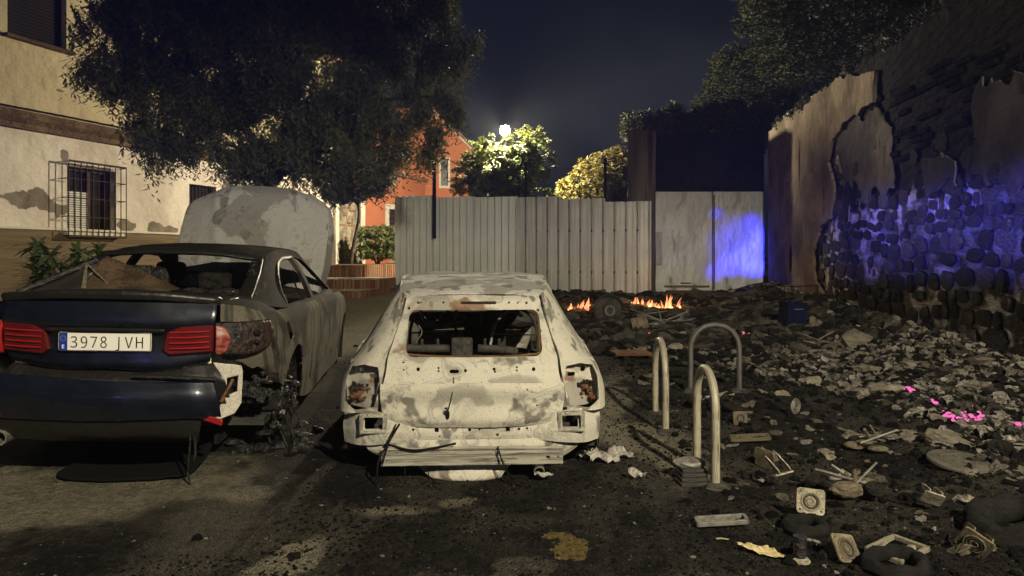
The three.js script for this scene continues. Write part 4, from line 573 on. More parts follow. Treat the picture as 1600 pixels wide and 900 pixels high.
  // what is left of the interior
  const seatFrame = (x, z, h, w) => merge([tube([V(x - w, 0.4, z), V(x - w * 0.95, 0.4 + h * 0.7, z - 0.06), V(x - w * 0.5, 0.4 + h, z - 0.03), V(x + w * 0.5, 0.4 + h, z - 0.03), V(x + w * 0.95, 0.4 + h * 0.7, z - 0.06), V(x + w, 0.4, z)], 0.014, 30, 7), bar(V(x - w, 0.55, z), V(x + w, 0.55, z), 0.009), bar(V(x - w, 0.68, z - 0.02), V(x + w, 0.68, z - 0.02), 0.007), tube([V(x - 0.09, 0.4 + h, z), V(x - 0.08, 0.55 + h, z), V(x + 0.08, 0.55 + h, z), V(x + 0.09, 0.4 + h, z)], 0.009, 16, 6)]);
  part(c, 'front_seat_frame', seatFrame(-0.36, -1.95, 0.5, 0.2), M.inside, 'bare front seat frame'); part(c, 'front_seat_frame', seatFrame(0.34, -1.75, 0.48, 0.2), M.inside, 'bare front seat frame');
  part(c, 'rear_seat_frame', merge([tube([V(-0.5, 0.705, -0.72), V(-0.3, 0.70, -0.74), V(-0.16, 0.70, -0.73)], 0.03, 12, 8), tube([V(0.03, 0.70, -0.73), V(0.2, 0.69, -0.74), V(0.42, 0.66, -0.72)], 0.03, 12, 8), rbx(0.15, 0.13, 0.08, 0.015, -0.08, 0.715, -0.71), ...[-0.36, -0.25, 0.08, 0.18].map((x) => bar(V(x, 0.7, -0.73), V(x, 0.77, -0.73), 0.011))]), M.inside, 'bare rear seat back frame');
  part(c, 'steering_wheel', new THREE.TorusGeometry(0.17, 0.012, 8, 28).rotateX(0.4).translate(-0.34, 0.82, -2.5), M.steel);
  part(c, 'dashboard_frame', merge([bar(V(-0.7, 0.76, -2.75), V(0.7, 0.76, -2.75), 0.05), bx(0.4, 0.3, 0.2, 0.1, 0.6, -2.7), rock(8, 0.3, 0.12, 0.15).translate(0.35, 0.75, -2.7)]), M.inside);
  part(c, 'roof_wires', merge([tube([V(-0.4, 0.97, -0.9), V(-0.3, 0.86, -0.95), V(-0.2, 0.94, -1.0), V(-0.05, 0.88, -1.1)], 0.004, 20, 4), tube([V(-0.42, 0.92, -0.7), V(-0.36, 0.82, -0.72), V(-0.4, 0.75, -0.72)], 0.004, 20, 4), tube([V(0.05, 1.02, -1.0), V(0.06, 0.85, -1.05)], 0.004, 8, 4), tube([V(0.12, 0.7, -0.9), V(0.16, 0.85, -0.95), V(0.26, 0.94, -1), V(0.36, 0.9, -1.05)], 0.012, 20, 6)]), M.steel);
}

// ================================================================ CAR TWO: the dark saloon with raised bonnet
{
  const c = thing('burnt_saloon', 'dark blue saloon with burnt right side and raised bonnet', 'car', V(-2.42, 0.0, -4.2), 6 * Math.PI / 180);
  c.rotation.order = 'YXZ'; c.rotation.z = -1.5 * Math.PI / 180; c.rotation.x = 0.9 * Math.PI / 180;
  const sm = (g) => { g.computeVertexNormals(); return g; };
  // boot lid with the plate recess, spoiler lip and badge
  const lid = panel([[[-0.60, 1.075, 0.10], [-0.3, 1.09, 0.035], [0, 1.095, 0.02], [0.3, 1.09, 0.035], [0.60, 1.075, 0.10]], [[-0.605, 1.01, 0.065], [-0.3, 1.02, 0.01], [0, 1.025, -0.005], [0.3, 1.02, 0.01], [0.605, 1.01, 0.065]], [[-0.60, 0.955, 0.06], [-0.3, 0.95, 0.0], [0, 0.95, -0.012], [0.3, 0.95, 0.0], [0.60, 0.955, 0.06]], [[-0.59, 0.90, 0.085], [-0.3, 0.90, 0.035], [0, 0.90, 0.025], [0.3, 0.90, 0.035], [0.59, 0.90, 0.085]], [[-0.585, 0.80, 0.09], [-0.3, 0.79, 0.04], [0, 0.79, 0.03], [0.3, 0.79, 0.04], [0.585, 0.80, 0.09]], [[-0.57, 0.735, 0.085], [-0.3, 0.705, 0.03], [0, 0.70, 0.02], [0.3, 0.695, 0.03], [0.57, 0.735, 0.085]], [[-0.54, 0.715, 0.11], [-0.3, 0.68, 0.06], [0.0, 0.69, 0.05], [0.3, 0.665, 0.06], [0.54, 0.715, 0.11]]], 48, 30, 0.012, 0.004, 31);
  const bl = part(c, 'boot_lid', sm(lid), M.paint);
  part(bl, 'spoiler_lip', sm(panel([[[-0.63, 1.085, 0.20], [-0.3, 1.118, 0.15], [0, 1.125, 0.14], [0.3, 1.118, 0.15], [0.60, 1.085, 0.20]], [[-0.63, 1.10, 0.10], [-0.3, 1.133, 0.0], [0, 1.14, -0.02], [0.3, 1.133, 0.0], [0.60, 1.10, 0.10]], [[-0.62, 1.07, 0.10], [-0.3, 1.095, 0.005], [0, 1.10, -0.012], [0.3, 1.095, 0.005], [0.59, 1.07, 0.10]]], 36, 10, 0.012, 0.004, 33)), M.char, 'charred black spoiler lip');
  part(bl, 'badge', merge([new THREE.TorusGeometry(0.037, 0.005, 8, 28), new THREE.CylinderGeometry(0.034, 0.034, 0.006, 24).rotateX(Math.PI / 2), bx(0.004, 0.066, 0.012), bx(0.066, 0.004, 0.012), new THREE.TorusGeometry(0.024, 0.0025, 6, 24).translate(0, 0, 0.004)]).translate(0.0, 0.985, 0.012), M.inside, 'scorched round badge');
  // number plate
  const cv = document.createElement('canvas'); cv.width = 1040; cv.height = 220; const x2 = cv.getContext('2d');
  x2.fillStyle = '#e9e6da'; x2.fillRect(0, 0, 1040, 220); x2.fillStyle = '#16308f'; x2.fillRect(0, 0, 96, 220); x2.fillStyle = '#e8e8e8'; x2.font = 'bold 66px sans-serif'; x2.textAlign = 'center'; x2.fillText('E', 48, 196);
  x2.fillStyle = '#8d8f6a'; for (let k = 0; k < 12; k++) { const a = k / 12 * 6.283; x2.beginPath(); x2.arc(48 + 30 * Math.cos(a), 72 + 30 * Math.sin(a), 5, 0, 7); x2.fill(); }
  x2.fillStyle = '#171717'; x2.font = '192px sans-serif'; x2.textBaseline = 'middle';
  const chars = '3978 JVH'; let xx = 118; const adv = [106, 106, 106, 106, 66, 100, 116, 118];
  for (let k = 0; k < 8; k++) { x2.save(); x2.translate(xx + adv[k] / 2, 118); x2.scale(0.86, 1.0); x2.fillText(chars[k], 0, 0); x2.restore(); xx += adv[k] + (k === 3 ? 0 : 5); }
  x2.lineWidth = 8; x2.strokeStyle = '#3a3a36'; x2.strokeRect(2, 2, 1036, 216);
  const pt = new THREE.CanvasTexture(cv); pt.colorSpace = THREE.SRGBColorSpace;
  const plate = part(bl, 'number_plate', ext(roundRect(-0.26, -0.055, 0.26, 0.055, 0.01), 0.006, 0).translate(0, 0.845, 0.004), M.white, 'number plate 3978 JVH');
  const pg = new THREE.PlaneGeometry(0.512, 0.106).translate(0, 0.845, 0.0125); part(plate, 'plate_print', pg, std({ map: pt, roughness: 0.45 }));
  part(bl, 'lid_handle', sm(panel([[[-0.33, 0.925, -0.002], [0, 0.93, -0.018], [0.33, 0.925, -0.002]], [[-0.33, 0.905, 0.0], [0, 0.908, -0.015], [0.33, 0.905, 0.0]]], 20, 4, 0.012)), M.char);
  // tail lamps: inner halves on the lid, outer halves on the wings
  const inner = [[0.325, 0.80], [0.36, 0.775], [0.585, 0.79], [0.59, 0.945], [0.42, 0.93], [0.345, 0.895]];
  for (const s of [1, -1]) {
    const g = ext(inner, 0.02, 0.008); const a = g.attributes.position; for (let i = 0; i < a.count; i++) a.setZ(i, a.getZ(i) - 0.028 - Math.pow(Math.max(0, a.getX(i) - 0.3), 2) * 0.55); g.computeVertexNormals();
    const tl = part(c, 'tail_lamp', s > 0 ? g : mirror(g), M.redDark, s > 0 ? 'right inner tail lamp' : 'left inner tail lamp');
    for (const y of [0.808, 0.84, 0.872, 0.904]) part(tl, 'light_bar', tube([V(s * 0.36, y, 0.004), V(s * 0.47, y + 0.002, -0.008), V(s * 0.575, y + 0.006, -0.035)], 0.006, 12, 6), M.redLens);
  }
  const outer = [[[0.60, 0.955, 0.075], [0.70, 0.955, 0.12], [0.80, 0.95, 0.24], [0.84, 0.945, 0.36]], [[0.605, 0.87, 0.06], [0.71, 0.87, 0.105], [0.82, 0.865, 0.24], [0.86, 0.87, 0.38]], [[0.60, 0.765, 0.08], [0.71, 0.76, 0.12], [0.81, 0.765, 0.24], [0.84, 0.79, 0.34]]];
  const ol = sm(panel(outer, 18, 12, 0.02, 0.006, 35));
  const or = part(c, 'tail_lamp', ol, M.lensBurnt, 'right outer tail lamp half melted black'); part(or, 'lens', sm(panel([[[0.605, 0.94, 0.06], [0.63, 0.935, 0.066], [0.66, 0.92, 0.08]], [[0.61, 0.86, 0.045], [0.64, 0.86, 0.055], [0.685, 0.85, 0.08]], [[0.605, 0.775, 0.065], [0.63, 0.77, 0.07], [0.66, 0.785, 0.085]]], 10, 10, 0.012, 0.012, 37)), M.lensPink, 'surviving red lens corner');
  { const r = rng(90), gs = []; for (let i = 0; i < 26; i++) gs.push(rock(i, 0.01 + r() * 0.018, 0.01 + r() * 0.016, 0.012).translate(0.70 + r() * 0.13, 0.775 + r() * 0.15, -0.13 - r() * 0.16)); part(or, 'melted_lens', merge(gs), M.char); }
  part(c, 'tail_lamp', mirror(ol), M.redLens, 'left outer tail lamp intact');
  // bumper: skin torn off at the right corner
  part(c, 'rear_bumper', sm(panel([[[-0.86, 0.70, 0.28], [-0.72, 0.685, 0.0], [-0.4, 0.655, -0.08], [0, 0.635, -0.10], [0.3, 0.625, -0.09], [0.52, 0.62, -0.055], [0.62, 0.61, -0.0]], [[-0.90, 0.60, 0.30], [-0.76, 0.58, -0.03], [-0.4, 0.56, -0.12], [0, 0.555, -0.145], [0.3, 0.55, -0.13], [0.54, 0.55, -0.085], [0.645, 0.545, -0.02]], [[-0.90, 0.50, 0.32], [-0.76, 0.485, -0.02], [-0.4, 0.47, -0.11], [0, 0.465, -0.135], [0.3, 0.465, -0.12], [0.55, 0.46, -0.08], [0.66, 0.455, -0.015]], [[-0.88, 0.44, 0.34], [-0.74, 0.425, 0.0], [-0.4, 0.415, -0.09], [0, 0.41, -0.115], [0.3, 0.41, -0.10], [0.55, 0.41, -0.065], [0.665, 0.405, 0.0]]], 56, 22, 0.01, 0.008, 39)), M.paint, 'dark blue bumper skin torn at the right corner');
  part(c, 'lower_valance', sm(panel([[[-0.86, 0.43, 0.34], [-0.72, 0.42, 0.02], [-0.4, 0.41, -0.07], [0, 0.405, -0.095], [0.3, 0.405, -0.08], [0.5, 0.40, -0.05], [0.56, 0.40, -0.02]], [[-0.85, 0.33, 0.36], [-0.70, 0.33, 0.05], [-0.4, 0.32, -0.03], [0, 0.315, -0.06], [0.3, 0.31, -0.045], [0.48, 0.30, -0.02], [0.54, 0.29, 0.0]], [[-0.80, 0.27, 0.40], [-0.66, 0.27, 0.12], [-0.4, 0.265, 0.04], [0, 0.26, 0.02], [0.3, 0.255, 0.03], [0.46, 0.25, 0.05], [0.52, 0.25, 0.06]]], 44, 12, 0.01, 0.008, 41)), M.char);
  part(c, 'reflector', rbx(0.2, 0.036, 0.02, 0.008).rotateY(-0.35).rotateZ(-0.2).translate(0.60, 0.40, 0.035), M.redLens, 'red reflector hanging at the torn bumper corner'); part(c, 'reflector', rbx(0.16, 0.03, 0.02, 0.008, -0.58, 0.445, 0.085), M.redLens);
  part(c, 'bumper_carrier', merge([sm(panel([[[-0.56, 0.70, 0.10], [0, 0.66, 0.06], [0.58, 0.70, 0.12]], [[-0.6, 0.62, 0.06], [0, 0.60, 0.0], [0.66, 0.60, 0.08]], [[-0.6, 0.5, 0.1], [0, 0.5, 0.03], [0.68, 0.50, 0.12]]], 30, 12, 0.01, 0.03, 43)), tube([V(0.15, 0.64, 0.0), V(0.4, 0.635, 0.0), V(0.62, 0.62, -0.04)], 0.014, 14, 6)]), M.char, 'melted plastic behind the torn bumper');
  for (const x of [-0.56]) part(c, 'exhaust_tip', finish(new THREE.LatheGeometry([[0.036, 0], [0.045, 0], [0.045, 0.2], [0.036, 0.2], [0.036, 0]].map(([a, b]) => new THREE.Vector2(a, b)), 18), 0.5).rotateX(-Math.PI / 2).translate(x, 0.285, 0.04), M.steel);
  part(c, 'hanging_strip', merge([tube([V(0.50, 0.34, 0.03), V(0.505, 0.22, 0.05), V(0.50, 0.1, 0.06), V(0.515, 0.02, 0.07)], 0.006, 16, 6), tube([V(0.52, 0.3, 0.02), V(0.53, 0.2, 0.03), V(0.525, 0.15, 0.03)], 0.008, 10, 6)]), M.char, 'melted plastic strip dripping to the road');
  part(c, 'black_sheet', sm(panel([[[-0.24, 0.03, 0.06], [0.05, 0.02, 0.0], [0.42, 0.05, 0.02]], [[-0.34, 0.02, 0.16], [0.05, 0.015, 0.1], [0.46, 0.03, 0.12]], [[-0.30, 0.05, 0.5], [0.05, 0.03, 0.5], [0.46, 0.08, 0.5]], [[-0.3, 0.24, 0.9], [0.05, 0.24, 0.9], [0.46, 0.24, 0.9]]], 20, 16, 0.012, 0.02, 45)), M.dark, 'thin black sheet sagging to the road');  // thin black sheet low under the saloon tail
  // pale inner plate exposed at the corner
  part(c, 'inner_plate', ext([[0.60, 0.735], [0.68, 0.765], [0.83, 0.70], [0.845, 0.62], [0.84, 0.43], [0.80, 0.37], [0.66, 0.33], [0.70, 0.40], [0.725, 0.55], [0.66, 0.60], [0.61, 0.66]], 0.012, 0.004, [[[0.745, 0.48], [0.82, 0.50], [0.825, 0.61], [0.745, 0.60]], circ(0.66, 0.70, 0.012)]).rotateY(0.62).translate(0.02, 0, 0.22), M.white, 'pale inner plate exposed by the burnt bumper');
  { const r = rng(91), gs = []; for (let i = 0; i < 60; i++) gs.push(rock(i, 0.012 + r() * 0.03, 0.01 + r() * 0.03, 0.02, 1, 1.2).translate(0.62 + r() * 0.24, 0.42 + r() * 0.3, -0.27 - r() * 0.2)); part(c, 'melted_liner', merge(gs), M.char); }
  part(c, 'loose_strap', tube([V(0.70, 0.61, -0.10), V(0.685, 0.56, -0.07), V(0.66, 0.51, -0.06), V(0.65, 0.48, -0.05)], 0.01, 12, 5).scale(1, 1, 1), M.rust);
  // wing, doors, arches
  const side = panel([[[0.61, 1.07, 0.12], [0.70, 1.05, 0.19], [0.80, 1.0, 0.36], [0.835, 0.975, 0.8], [0.85, 0.955, 1.6], [0.86, 0.945, 2.4], [0.85, 0.93, 3.2], [0.80, 0.89, 3.95], [0.64, 0.80, 4.45]], [[0.615, 0.95, 0.11], [0.72, 0.95, 0.16], [0.845, 0.93, 0.38], [0.885, 0.92, 0.8], [0.89, 0.91, 1.6], [0.89, 0.9, 2.4], [0.89, 0.88, 3.2], [0.86, 0.83, 3.95], [0.70, 0.74, 4.5]], [[0.62, 0.80, 0.12], [0.73, 0.80, 0.17], [0.86, 0.79, 0.38], [0.905, 0.78, 0.8], [0.90, 0.76, 1.6], [0.90, 0.76, 2.4], [0.90, 0.74, 3.2], [0.88, 0.7, 3.95], [0.74, 0.64, 4.55]], [[0.62, 0.66, 0.2], [0.74, 0.66, 0.26], [0.87, 0.64, 0.44], [0.905, 0.6, 0.8], [0.895, 0.55, 1.6], [0.895, 0.55, 2.4], [0.90, 0.55, 3.2], [0.88, 0.52, 3.95], [0.74, 0.45, 4.55]], [[0.66, 0.58, 0.3], [0.76, 0.56, 0.36], [0.87, 0.52, 0.50], [0.88, 0.4, 0.8], [0.87, 0.2, 1.6], [0.87, 0.2, 2.4], [0.87, 0.2, 3.2], [0.86, 0.25, 3.95], [0.74, 0.25, 4.5]]], 80, 26, 0.012, 0.006, 47);
  const arch = [holeX(circ(0.98, 0.34, 0.365, 28), 0.4, 1.2), holeX(circ(3.78, 0.32, 0.36, 28), 0.4, 1.2)];
  const lampCut = holeZ([[0.55, 0.755], [0.835, 0.765], [0.865, 0.85], [0.845, 0.955], [0.55, 0.965]], 0, 0, -0.40, 0.6);
  const lcorner = holeZ([[0.55, 0.40], [0.80, 0.40], [0.85, 0.48], [0.835, 0.55], [0.85, 0.60], [0.80, 0.655], [0.77, 0.645], [0.72, 0.70], [0.55, 0.75]], 0, 0, -0.42, 0.6);
  const gap = (w, v0, v1, lean = 0) => holeX([[w, v0], [w + 0.007, v0], [w + 0.007 + lean, v1], [w + lean, v1]], 0.78, 1.2);
  const slot = holeX([[0.66, 0.90], [0.78, 0.905], [0.86, 0.79], [0.84, 0.765], [0.73, 0.775]], 0.6, 1.2);
  const gaps = [gap(1.32, 0.25, 0.93, 0.0), gap(2.42, 0.22, 0.95), gap(3.32, 0.3, 0.95), holeX(circ(1.55, 0.80, 0.014, 8), 0.7, 1.2), holeX(circ(1.42, 0.81, 0.012, 8), 0.7, 1.2), holeX(circ(2.5, 0.82, 0.012, 8), 0.7, 1.2)];
  const sR = cut(side, [...arch, lampCut, lcorner, slot, ...gaps]), sL = mirror(cut(side, [...arch, lampCut, ...gaps]));
  part(c, 'body_side', sR, M.side, 'scorched right flank with open fuel flap'); part(c, 'body_side', sL, M.paint);
  { const r = rng(5), gs = []; for (let i = 0; i < 6; i++) gs.push(bx(0.016, 0.02, 0.012).translate(0.85 + i * 0.004, 0.60 - i * 0.012, -0.46 - i * 0.05)); part(c, 'clips', merge(gs), M.white); }
  part(c, 'boot_deck', sm(panel([[[-0.60, 1.075, 0.14], [0, 1.11, 0.06], [0.60, 1.075, 0.14]], [[-0.63, 1.085, 0.4], [0, 1.12, 0.35], [0.63, 1.085, 0.4]], [[-0.66, 1.06, 0.72], [0, 1.10, 0.70], [0.66, 1.06, 0.72]]], 24, 12, 0.012, 0.01, 49)), M.char);
  const fill = sm(panel([[[0.60, 1.075, 0.14], [0.70, 1.05, 0.20], [0.79, 1.01, 0.36]], [[0.63, 1.085, 0.45], [0.73, 1.055, 0.48], [0.82, 0.98, 0.55]], [[0.66, 1.06, 0.74], [0.75, 1.03, 0.74], [0.835, 0.96, 0.74]]], 12, 12, 0.012, 0.008, 51)); part(c, 'wing_top', fill, M.flank); part(c, 'wing_top', mirror(fill), M.paint);
  // roof and pillars
  part(c, 'roof', sm(panel([[[-0.57, 1.325, 1.30], [-0.28, 1.355, 1.26], [0, 1.36, 1.25], [0.28, 1.35, 1.26], [0.57, 1.325, 1.30]], [[-0.585, 1.375, 1.6], [-0.29, 1.40, 1.6], [0, 1.40, 1.6], [0.29, 1.395, 1.6], [0.585, 1.37, 1.6]], [[-0.59, 1.395, 2.1], [-0.29, 1.42, 2.1], [0, 1.425, 2.1], [0.29, 1.42, 2.1], [0.59, 1.395, 2.1]], [[-0.57, 1.36, 2.7], [-0.28, 1.385, 2.75], [0, 1.39, 2.76], [0.28, 1.385, 2.75], [0.57, 1.36, 2.7]]], 36, 28, 0.014, 0.01, 53)), M.flank, 'burnt roof skin');
  part(c, 'roof_edge', merge([sm(panel([[[-0.58, 1.335, 1.27], [-0.28, 1.368, 1.22], [0, 1.372, 1.21], [0.28, 1.362, 1.22], [0.58, 1.335, 1.27]], [[-0.585, 1.31, 1.24], [-0.28, 1.335, 1.19], [0, 1.34, 1.18], [0.28, 1.335, 1.19], [0.585, 1.30, 1.24]]], 36, 4, 0.02, 0.006, 55)), ...[...Array(26)].map((_, i) => rock(i + 3, 0.03, 0.012, 0.03).translate(-0.58 + i * 0.036, 1.345 + 0.04 * Math.sin(i / 26 * 3.1), -1.27))]), M.char, 'blistered black roof edge');
  const gh = panel([[[0.70, 1.05, 0.46], [0.80, 1.0, 0.75], [0.845, 0.955, 1.3], [0.855, 0.945, 2.0], [0.855, 0.935, 2.8], [0.83, 0.92, 3.45]], [[0.685, 1.10, 0.62], [0.74, 1.13, 0.92], [0.76, 1.14, 1.35], [0.765, 1.15, 2.0], [0.76, 1.13, 2.65], [0.76, 1.04, 3.2]], [[0.64, 1.22, 0.92], [0.655, 1.265, 1.13], [0.665, 1.295, 1.4], [0.675, 1.305, 2.0], [0.665, 1.27, 2.55], [0.66, 1.19, 2.98]], [[0.575, 1.32, 1.28], [0.58, 1.345, 1.38], [0.585, 1.372, 1.55], [0.59, 1.395, 2.05], [0.58, 1.37, 2.6], [0.57, 1.355, 2.72]]], 50, 24, 0.035, 0.004, 57);
  const wins = [holeX([[1.10, 0.985], [1.02, 1.03], [1.13, 1.17], [1.30, 1.265], [1.55, 1.31], [1.98, 1.325], [1.98, 0.975]], 0.3, 1.2), holeX([[2.10, 0.975], [2.10, 1.325], [2.5, 1.295], [2.85, 1.18], [3.22, 0.975]], 0.3, 1.2)];
  const ghc = cut(gh, wins); part(c, 'side_frame', ghc, M.flank, 'sooty window frame and pillars'); part(c, 'side_frame', mirror(ghc), M.char);
  { const r = rng(12), gs = []; for (let i = 0; i < 44; i++) { const f = r(); gs.push(rock(i, 0.014 + r() * 0.02, 0.014 + r() * 0.016, 0.02).translate(mix(0.69, 0.565, f) - r() * 0.05, mix(1.075, 1.32, f), -mix(0.56, 1.24, f))); } part(c, 'melted_seal', merge(gs), M.char, 'melted rear window seal'); }
  part(c, 'c_pillar_soot', sm(panel([[[0.60, 1.085, 0.50], [0.70, 1.075, 0.5]], [[0.575, 1.20, 0.85], [0.66, 1.21, 0.86]], [[0.53, 1.32, 1.22], [0.60, 1.325, 1.22]]], 6, 16, 0.03, 0.006, 59)), M.char); part(c, 'c_pillar_soot', sm(mirror(panel([[[0.60, 1.085, 0.50], [0.70, 1.075, 0.5]], [[0.575, 1.20, 0.85], [0.66, 1.21, 0.86]], [[0.53, 1.32, 1.22], [0.60, 1.325, 1.22]]], 6, 16, 0.03, 0.006, 59))), M.char);
  for (const s of [-1, 1]) part(c, 'window_frame', tube([V(s * 0.82, 0.98, -1.06), V(s * 0.77, 1.1, -1.05), V(s * 0.70, 1.235, -1.25), V(s * 0.655, 1.31, -1.55), V(s * 0.65, 1.325, -2.0)], 0.014, 24, 6), M.char);
  part(c, 'window_rail', tube([V(0.80, 1.24, -1.35), V(0.79, 1.12, -1.5), V(0.83, 0.97, -1.72)], 0.006, 10, 5), M.char);
  part(c, 'floor', bx(1.6, 0.05, 3.4, 0, 0.25, -2.2), M.inside); part(c, 'bulkhead', bx(1.5, 0.65, 0.05, 0, 0.6, -3.3), M.soot); part(c, 'rear_bulkhead', bx(1.25, 0.7, 0.04, 0, 0.7, -0.75), M.soot);
  part(c, 'parcel_shelf', merge([rbx(1.2, 0.05, 0.5, 0.01, 0, 1.06, -0.98), ...[...Array(40)].map((_, i) => { const r = rng(i + 70); return rock(i, 0.02 + r() * 0.03, 0.01 + r() * 0.012, 0.02).translate((r() - 0.4) * 1.1, 1.09, -0.80 - r() * 0.3); })]), M.char, 'charred parcel shelf');
  const seat = (x, z, h) => merge([rbx(0.5, h, 0.14, 0.05, x, 0.55 + h / 2, z), rbx(0.24, 0.16, 0.1, 0.04, x, 0.62 + h + 0.06, z)]);
  part(c, 'front_seat', seat(-0.37, -2.05, 0.5), M.soot); part(c, 'front_seat', seat(0.37, -2.05, 0.45), M.soot); part(c, 'headrest', rbx(0.24, 0.13, 0.09, 0.035, 0.26, 1.15, -1.18), M.soot); part(c, 'headrest', merge([rbx(0.22, 0.17, 0.1, 0.03, -0.30, 1.17, -1.2), rock(4, 0.09, 0.12, 0.07).translate(-0.16, 1.12, -1.2)]), M.char);
  part(c, 'dashboard', rock(6, 0.7, 0.1, 0.2, 2).translate(0, 0.92, -3.05), M.soot); part(c, 'steering_wheel', new THREE.TorusGeometry(0.18, 0.015, 8, 26).rotateX(0.4).translate(-0.37, 0.98, -2.7), M.soot);
  // trim panel stuck out of the rear window
  part(c, 'tilted_panel', sm(panel([[[-0.40, 1.12, 0.42], [-0.25, 1.12, 0.34], [0.15, 1.105, 0.34]], [[-0.32, 1.26, 0.52], [-0.15, 1.20, 0.48], [0.18, 1.12, 0.46]], [[-0.27, 1.335, 0.60], [-0.10, 1.27, 0.58], [0.22, 1.13, 0.56]]], 16, 14, 0.012, 0.006, 61)), M.brown, 'brown trim panel tilted out of the rear window');
  part(c, 'window_blade', merge([bar(V(-0.66, 1.10, -0.30), V(-0.29, 1.31, -0.52), 0.018, 6), sm(panel([[[-0.62, 1.11, 0.34], [-0.33, 1.11, 0.38]], [[-0.31, 1.29, 0.52], [-0.28, 1.30, 0.53]]], 6, 8, 0.008))]), M.char);
  part(c, 'panel_edge', merge([bar(V(-0.335, 1.285, -0.47), V(-0.30, 1.125, -0.36), 0.008, 5, 0.02), bar(V(-0.335, 1.285, -0.47), V(-0.18, 1.16, -0.42), 0.006, 5)]), M.tan);
  // bonnet standing open
  const hood = panel([[[-0.70, 0.93, 3.15], [-0.35, 0.98, 3.10], [0, 1.0, 3.08], [0.35, 0.98, 3.10], [0.70, 0.93, 3.15]], [[-0.745, 1.25, 3.26], [-0.37, 1.28, 3.17], [0, 1.29, 3.14], [0.37, 1.28, 3.17], [0.745, 1.25, 3.26]], [[-0.755, 1.60, 3.40], [-0.38, 1.65, 3.28], [0, 1.66, 3.25], [0.38, 1.65, 3.28], [0.755, 1.60, 3.40]], [[-0.715, 1.85, 3.56], [-0.37, 1.94, 3.42], [0, 1.96, 3.39], [0.37, 1.94, 3.42], [0.715, 1.85, 3.56]], [[-0.55, 1.98, 3.70], [-0.30, 2.04, 3.58], [0, 2.06, 3.55], [0.30, 2.04, 3.58], [0.55, 1.98, 3.70]]], 52, 40, 0.012, 0.012, 63);
  { const a = hood.attributes.position; for (let i = 0; i < a.count; i++) { const x = a.getX(i), y = a.getY(i), q = 0.36 + 0.10 * (y - 1.5); a.setZ(i, a.getZ(i) + 0.02 * Math.exp(-Math.pow((Math.abs(x) - q) / 0.05, 2))); } }
  const hd = part(c, 'bonnet', sm(hood), M.hood, 'raised scorched grey bonnet');
  part(hd, 'bonnet_flange', sm(panel([[[0.70, 0.93, 3.15], [0.745, 1.25, 3.26], [0.757, 1.60, 3.40], [0.717, 1.85, 3.56]], [[0.735, 0.95, 3.30], [0.785, 1.25, 3.42], [0.79, 1.58, 3.56], [0.735, 1.84, 3.66]]], 20, 6, 0.01)), M.hood); 
  part(c, 'engine_block', merge([rock(2, 0.4, 0.2, 0.45, 2).translate(0, 0.7, -3.8), bx(1.3, 0.3, 0.1, 0, 0.6, -4.4)]), M.soot);
  for (const [x, z] of [[0.76, -0.98], [0.76, -3.78]]) bareWheel(c, x, 0.235, z, 0.22, 0.2);
  for (const [x, z] of [[-0.76, -0.98], [-0.76, -3.78]]) { const w = part(c, 'wheel', new THREE.TorusGeometry(0.235, 0.085, 10, 28).scale(1, 1, 1.2).rotateY(Math.PI / 2).translate(x, 0.32, z), M.rubber); part(w, 'rim', new THREE.CylinderGeometry(0.2, 0.2, 0.14, 20).rotateZ(Math.PI / 2).translate(x, 0.32, z), M.steel); }
  { const r = rng(44), gs = []; for (let i = 0; i < 70; i++) { const a = r() * 3.6 - 0.2, R = 0.16 + r() * 0.17; gs.push(rock(i + 2, 0.02 + r() * 0.05, 0.015 + r() * 0.05, 0.02 + r() * 0.05, 1, 1.1).translate(0.62 + r() * 0.26, 0.2 + Math.sin(a) * R, -0.9 - Math.cos(a) * R)); } for (let i = 0; i < 50; i++) gs.push(rock(i + 9, 0.02 + r() * 0.05, 0.012 + r() * 0.03, 0.03, 1, 1.1).translate(0.55 + r() * 0.55, 0.01 + r() * 0.06 * r(), -0.55 - r() * 0.8)); for (let i = 0; i < 12; i++) { const x = 0.68 + r() * 0.2, z = -0.72 - r() * 0.5; gs.push(tube([V(x, 0.52 - r() * 0.2, z), V(x + (r() - 0.5) * 0.1, 0.3, z + (r() - 0.5) * 0.1), V(x + (r() - 0.5) * 0.25, 0.03, z + (r() - 0.5) * 0.3)], 0.004 + r() * 0.005, 8, 4)); } part(c, 'melted_tyre', merge(gs), M.char, 'melted tyre and liner remains at the rear wheel'); }
  part(c, 'arch_liner', merge([sm(panel([[[0.55, 0.30, 0.62], [0.86, 0.30, 0.62]], [[0.55, 0.62, 0.75], [0.86, 0.62, 0.75]], [[0.55, 0.70, 0.98], [0.86, 0.69, 0.98]], [[0.55, 0.55, 1.25], [0.86, 0.55, 1.25]], [[0.55, 0.25, 1.34], [0.86, 0.25, 1.34]]], 6, 20, 0.01, 0.015, 65)), bx(0.03, 0.6, 1.0, 0.5, 0.4, -0.98)]), M.soot);
}

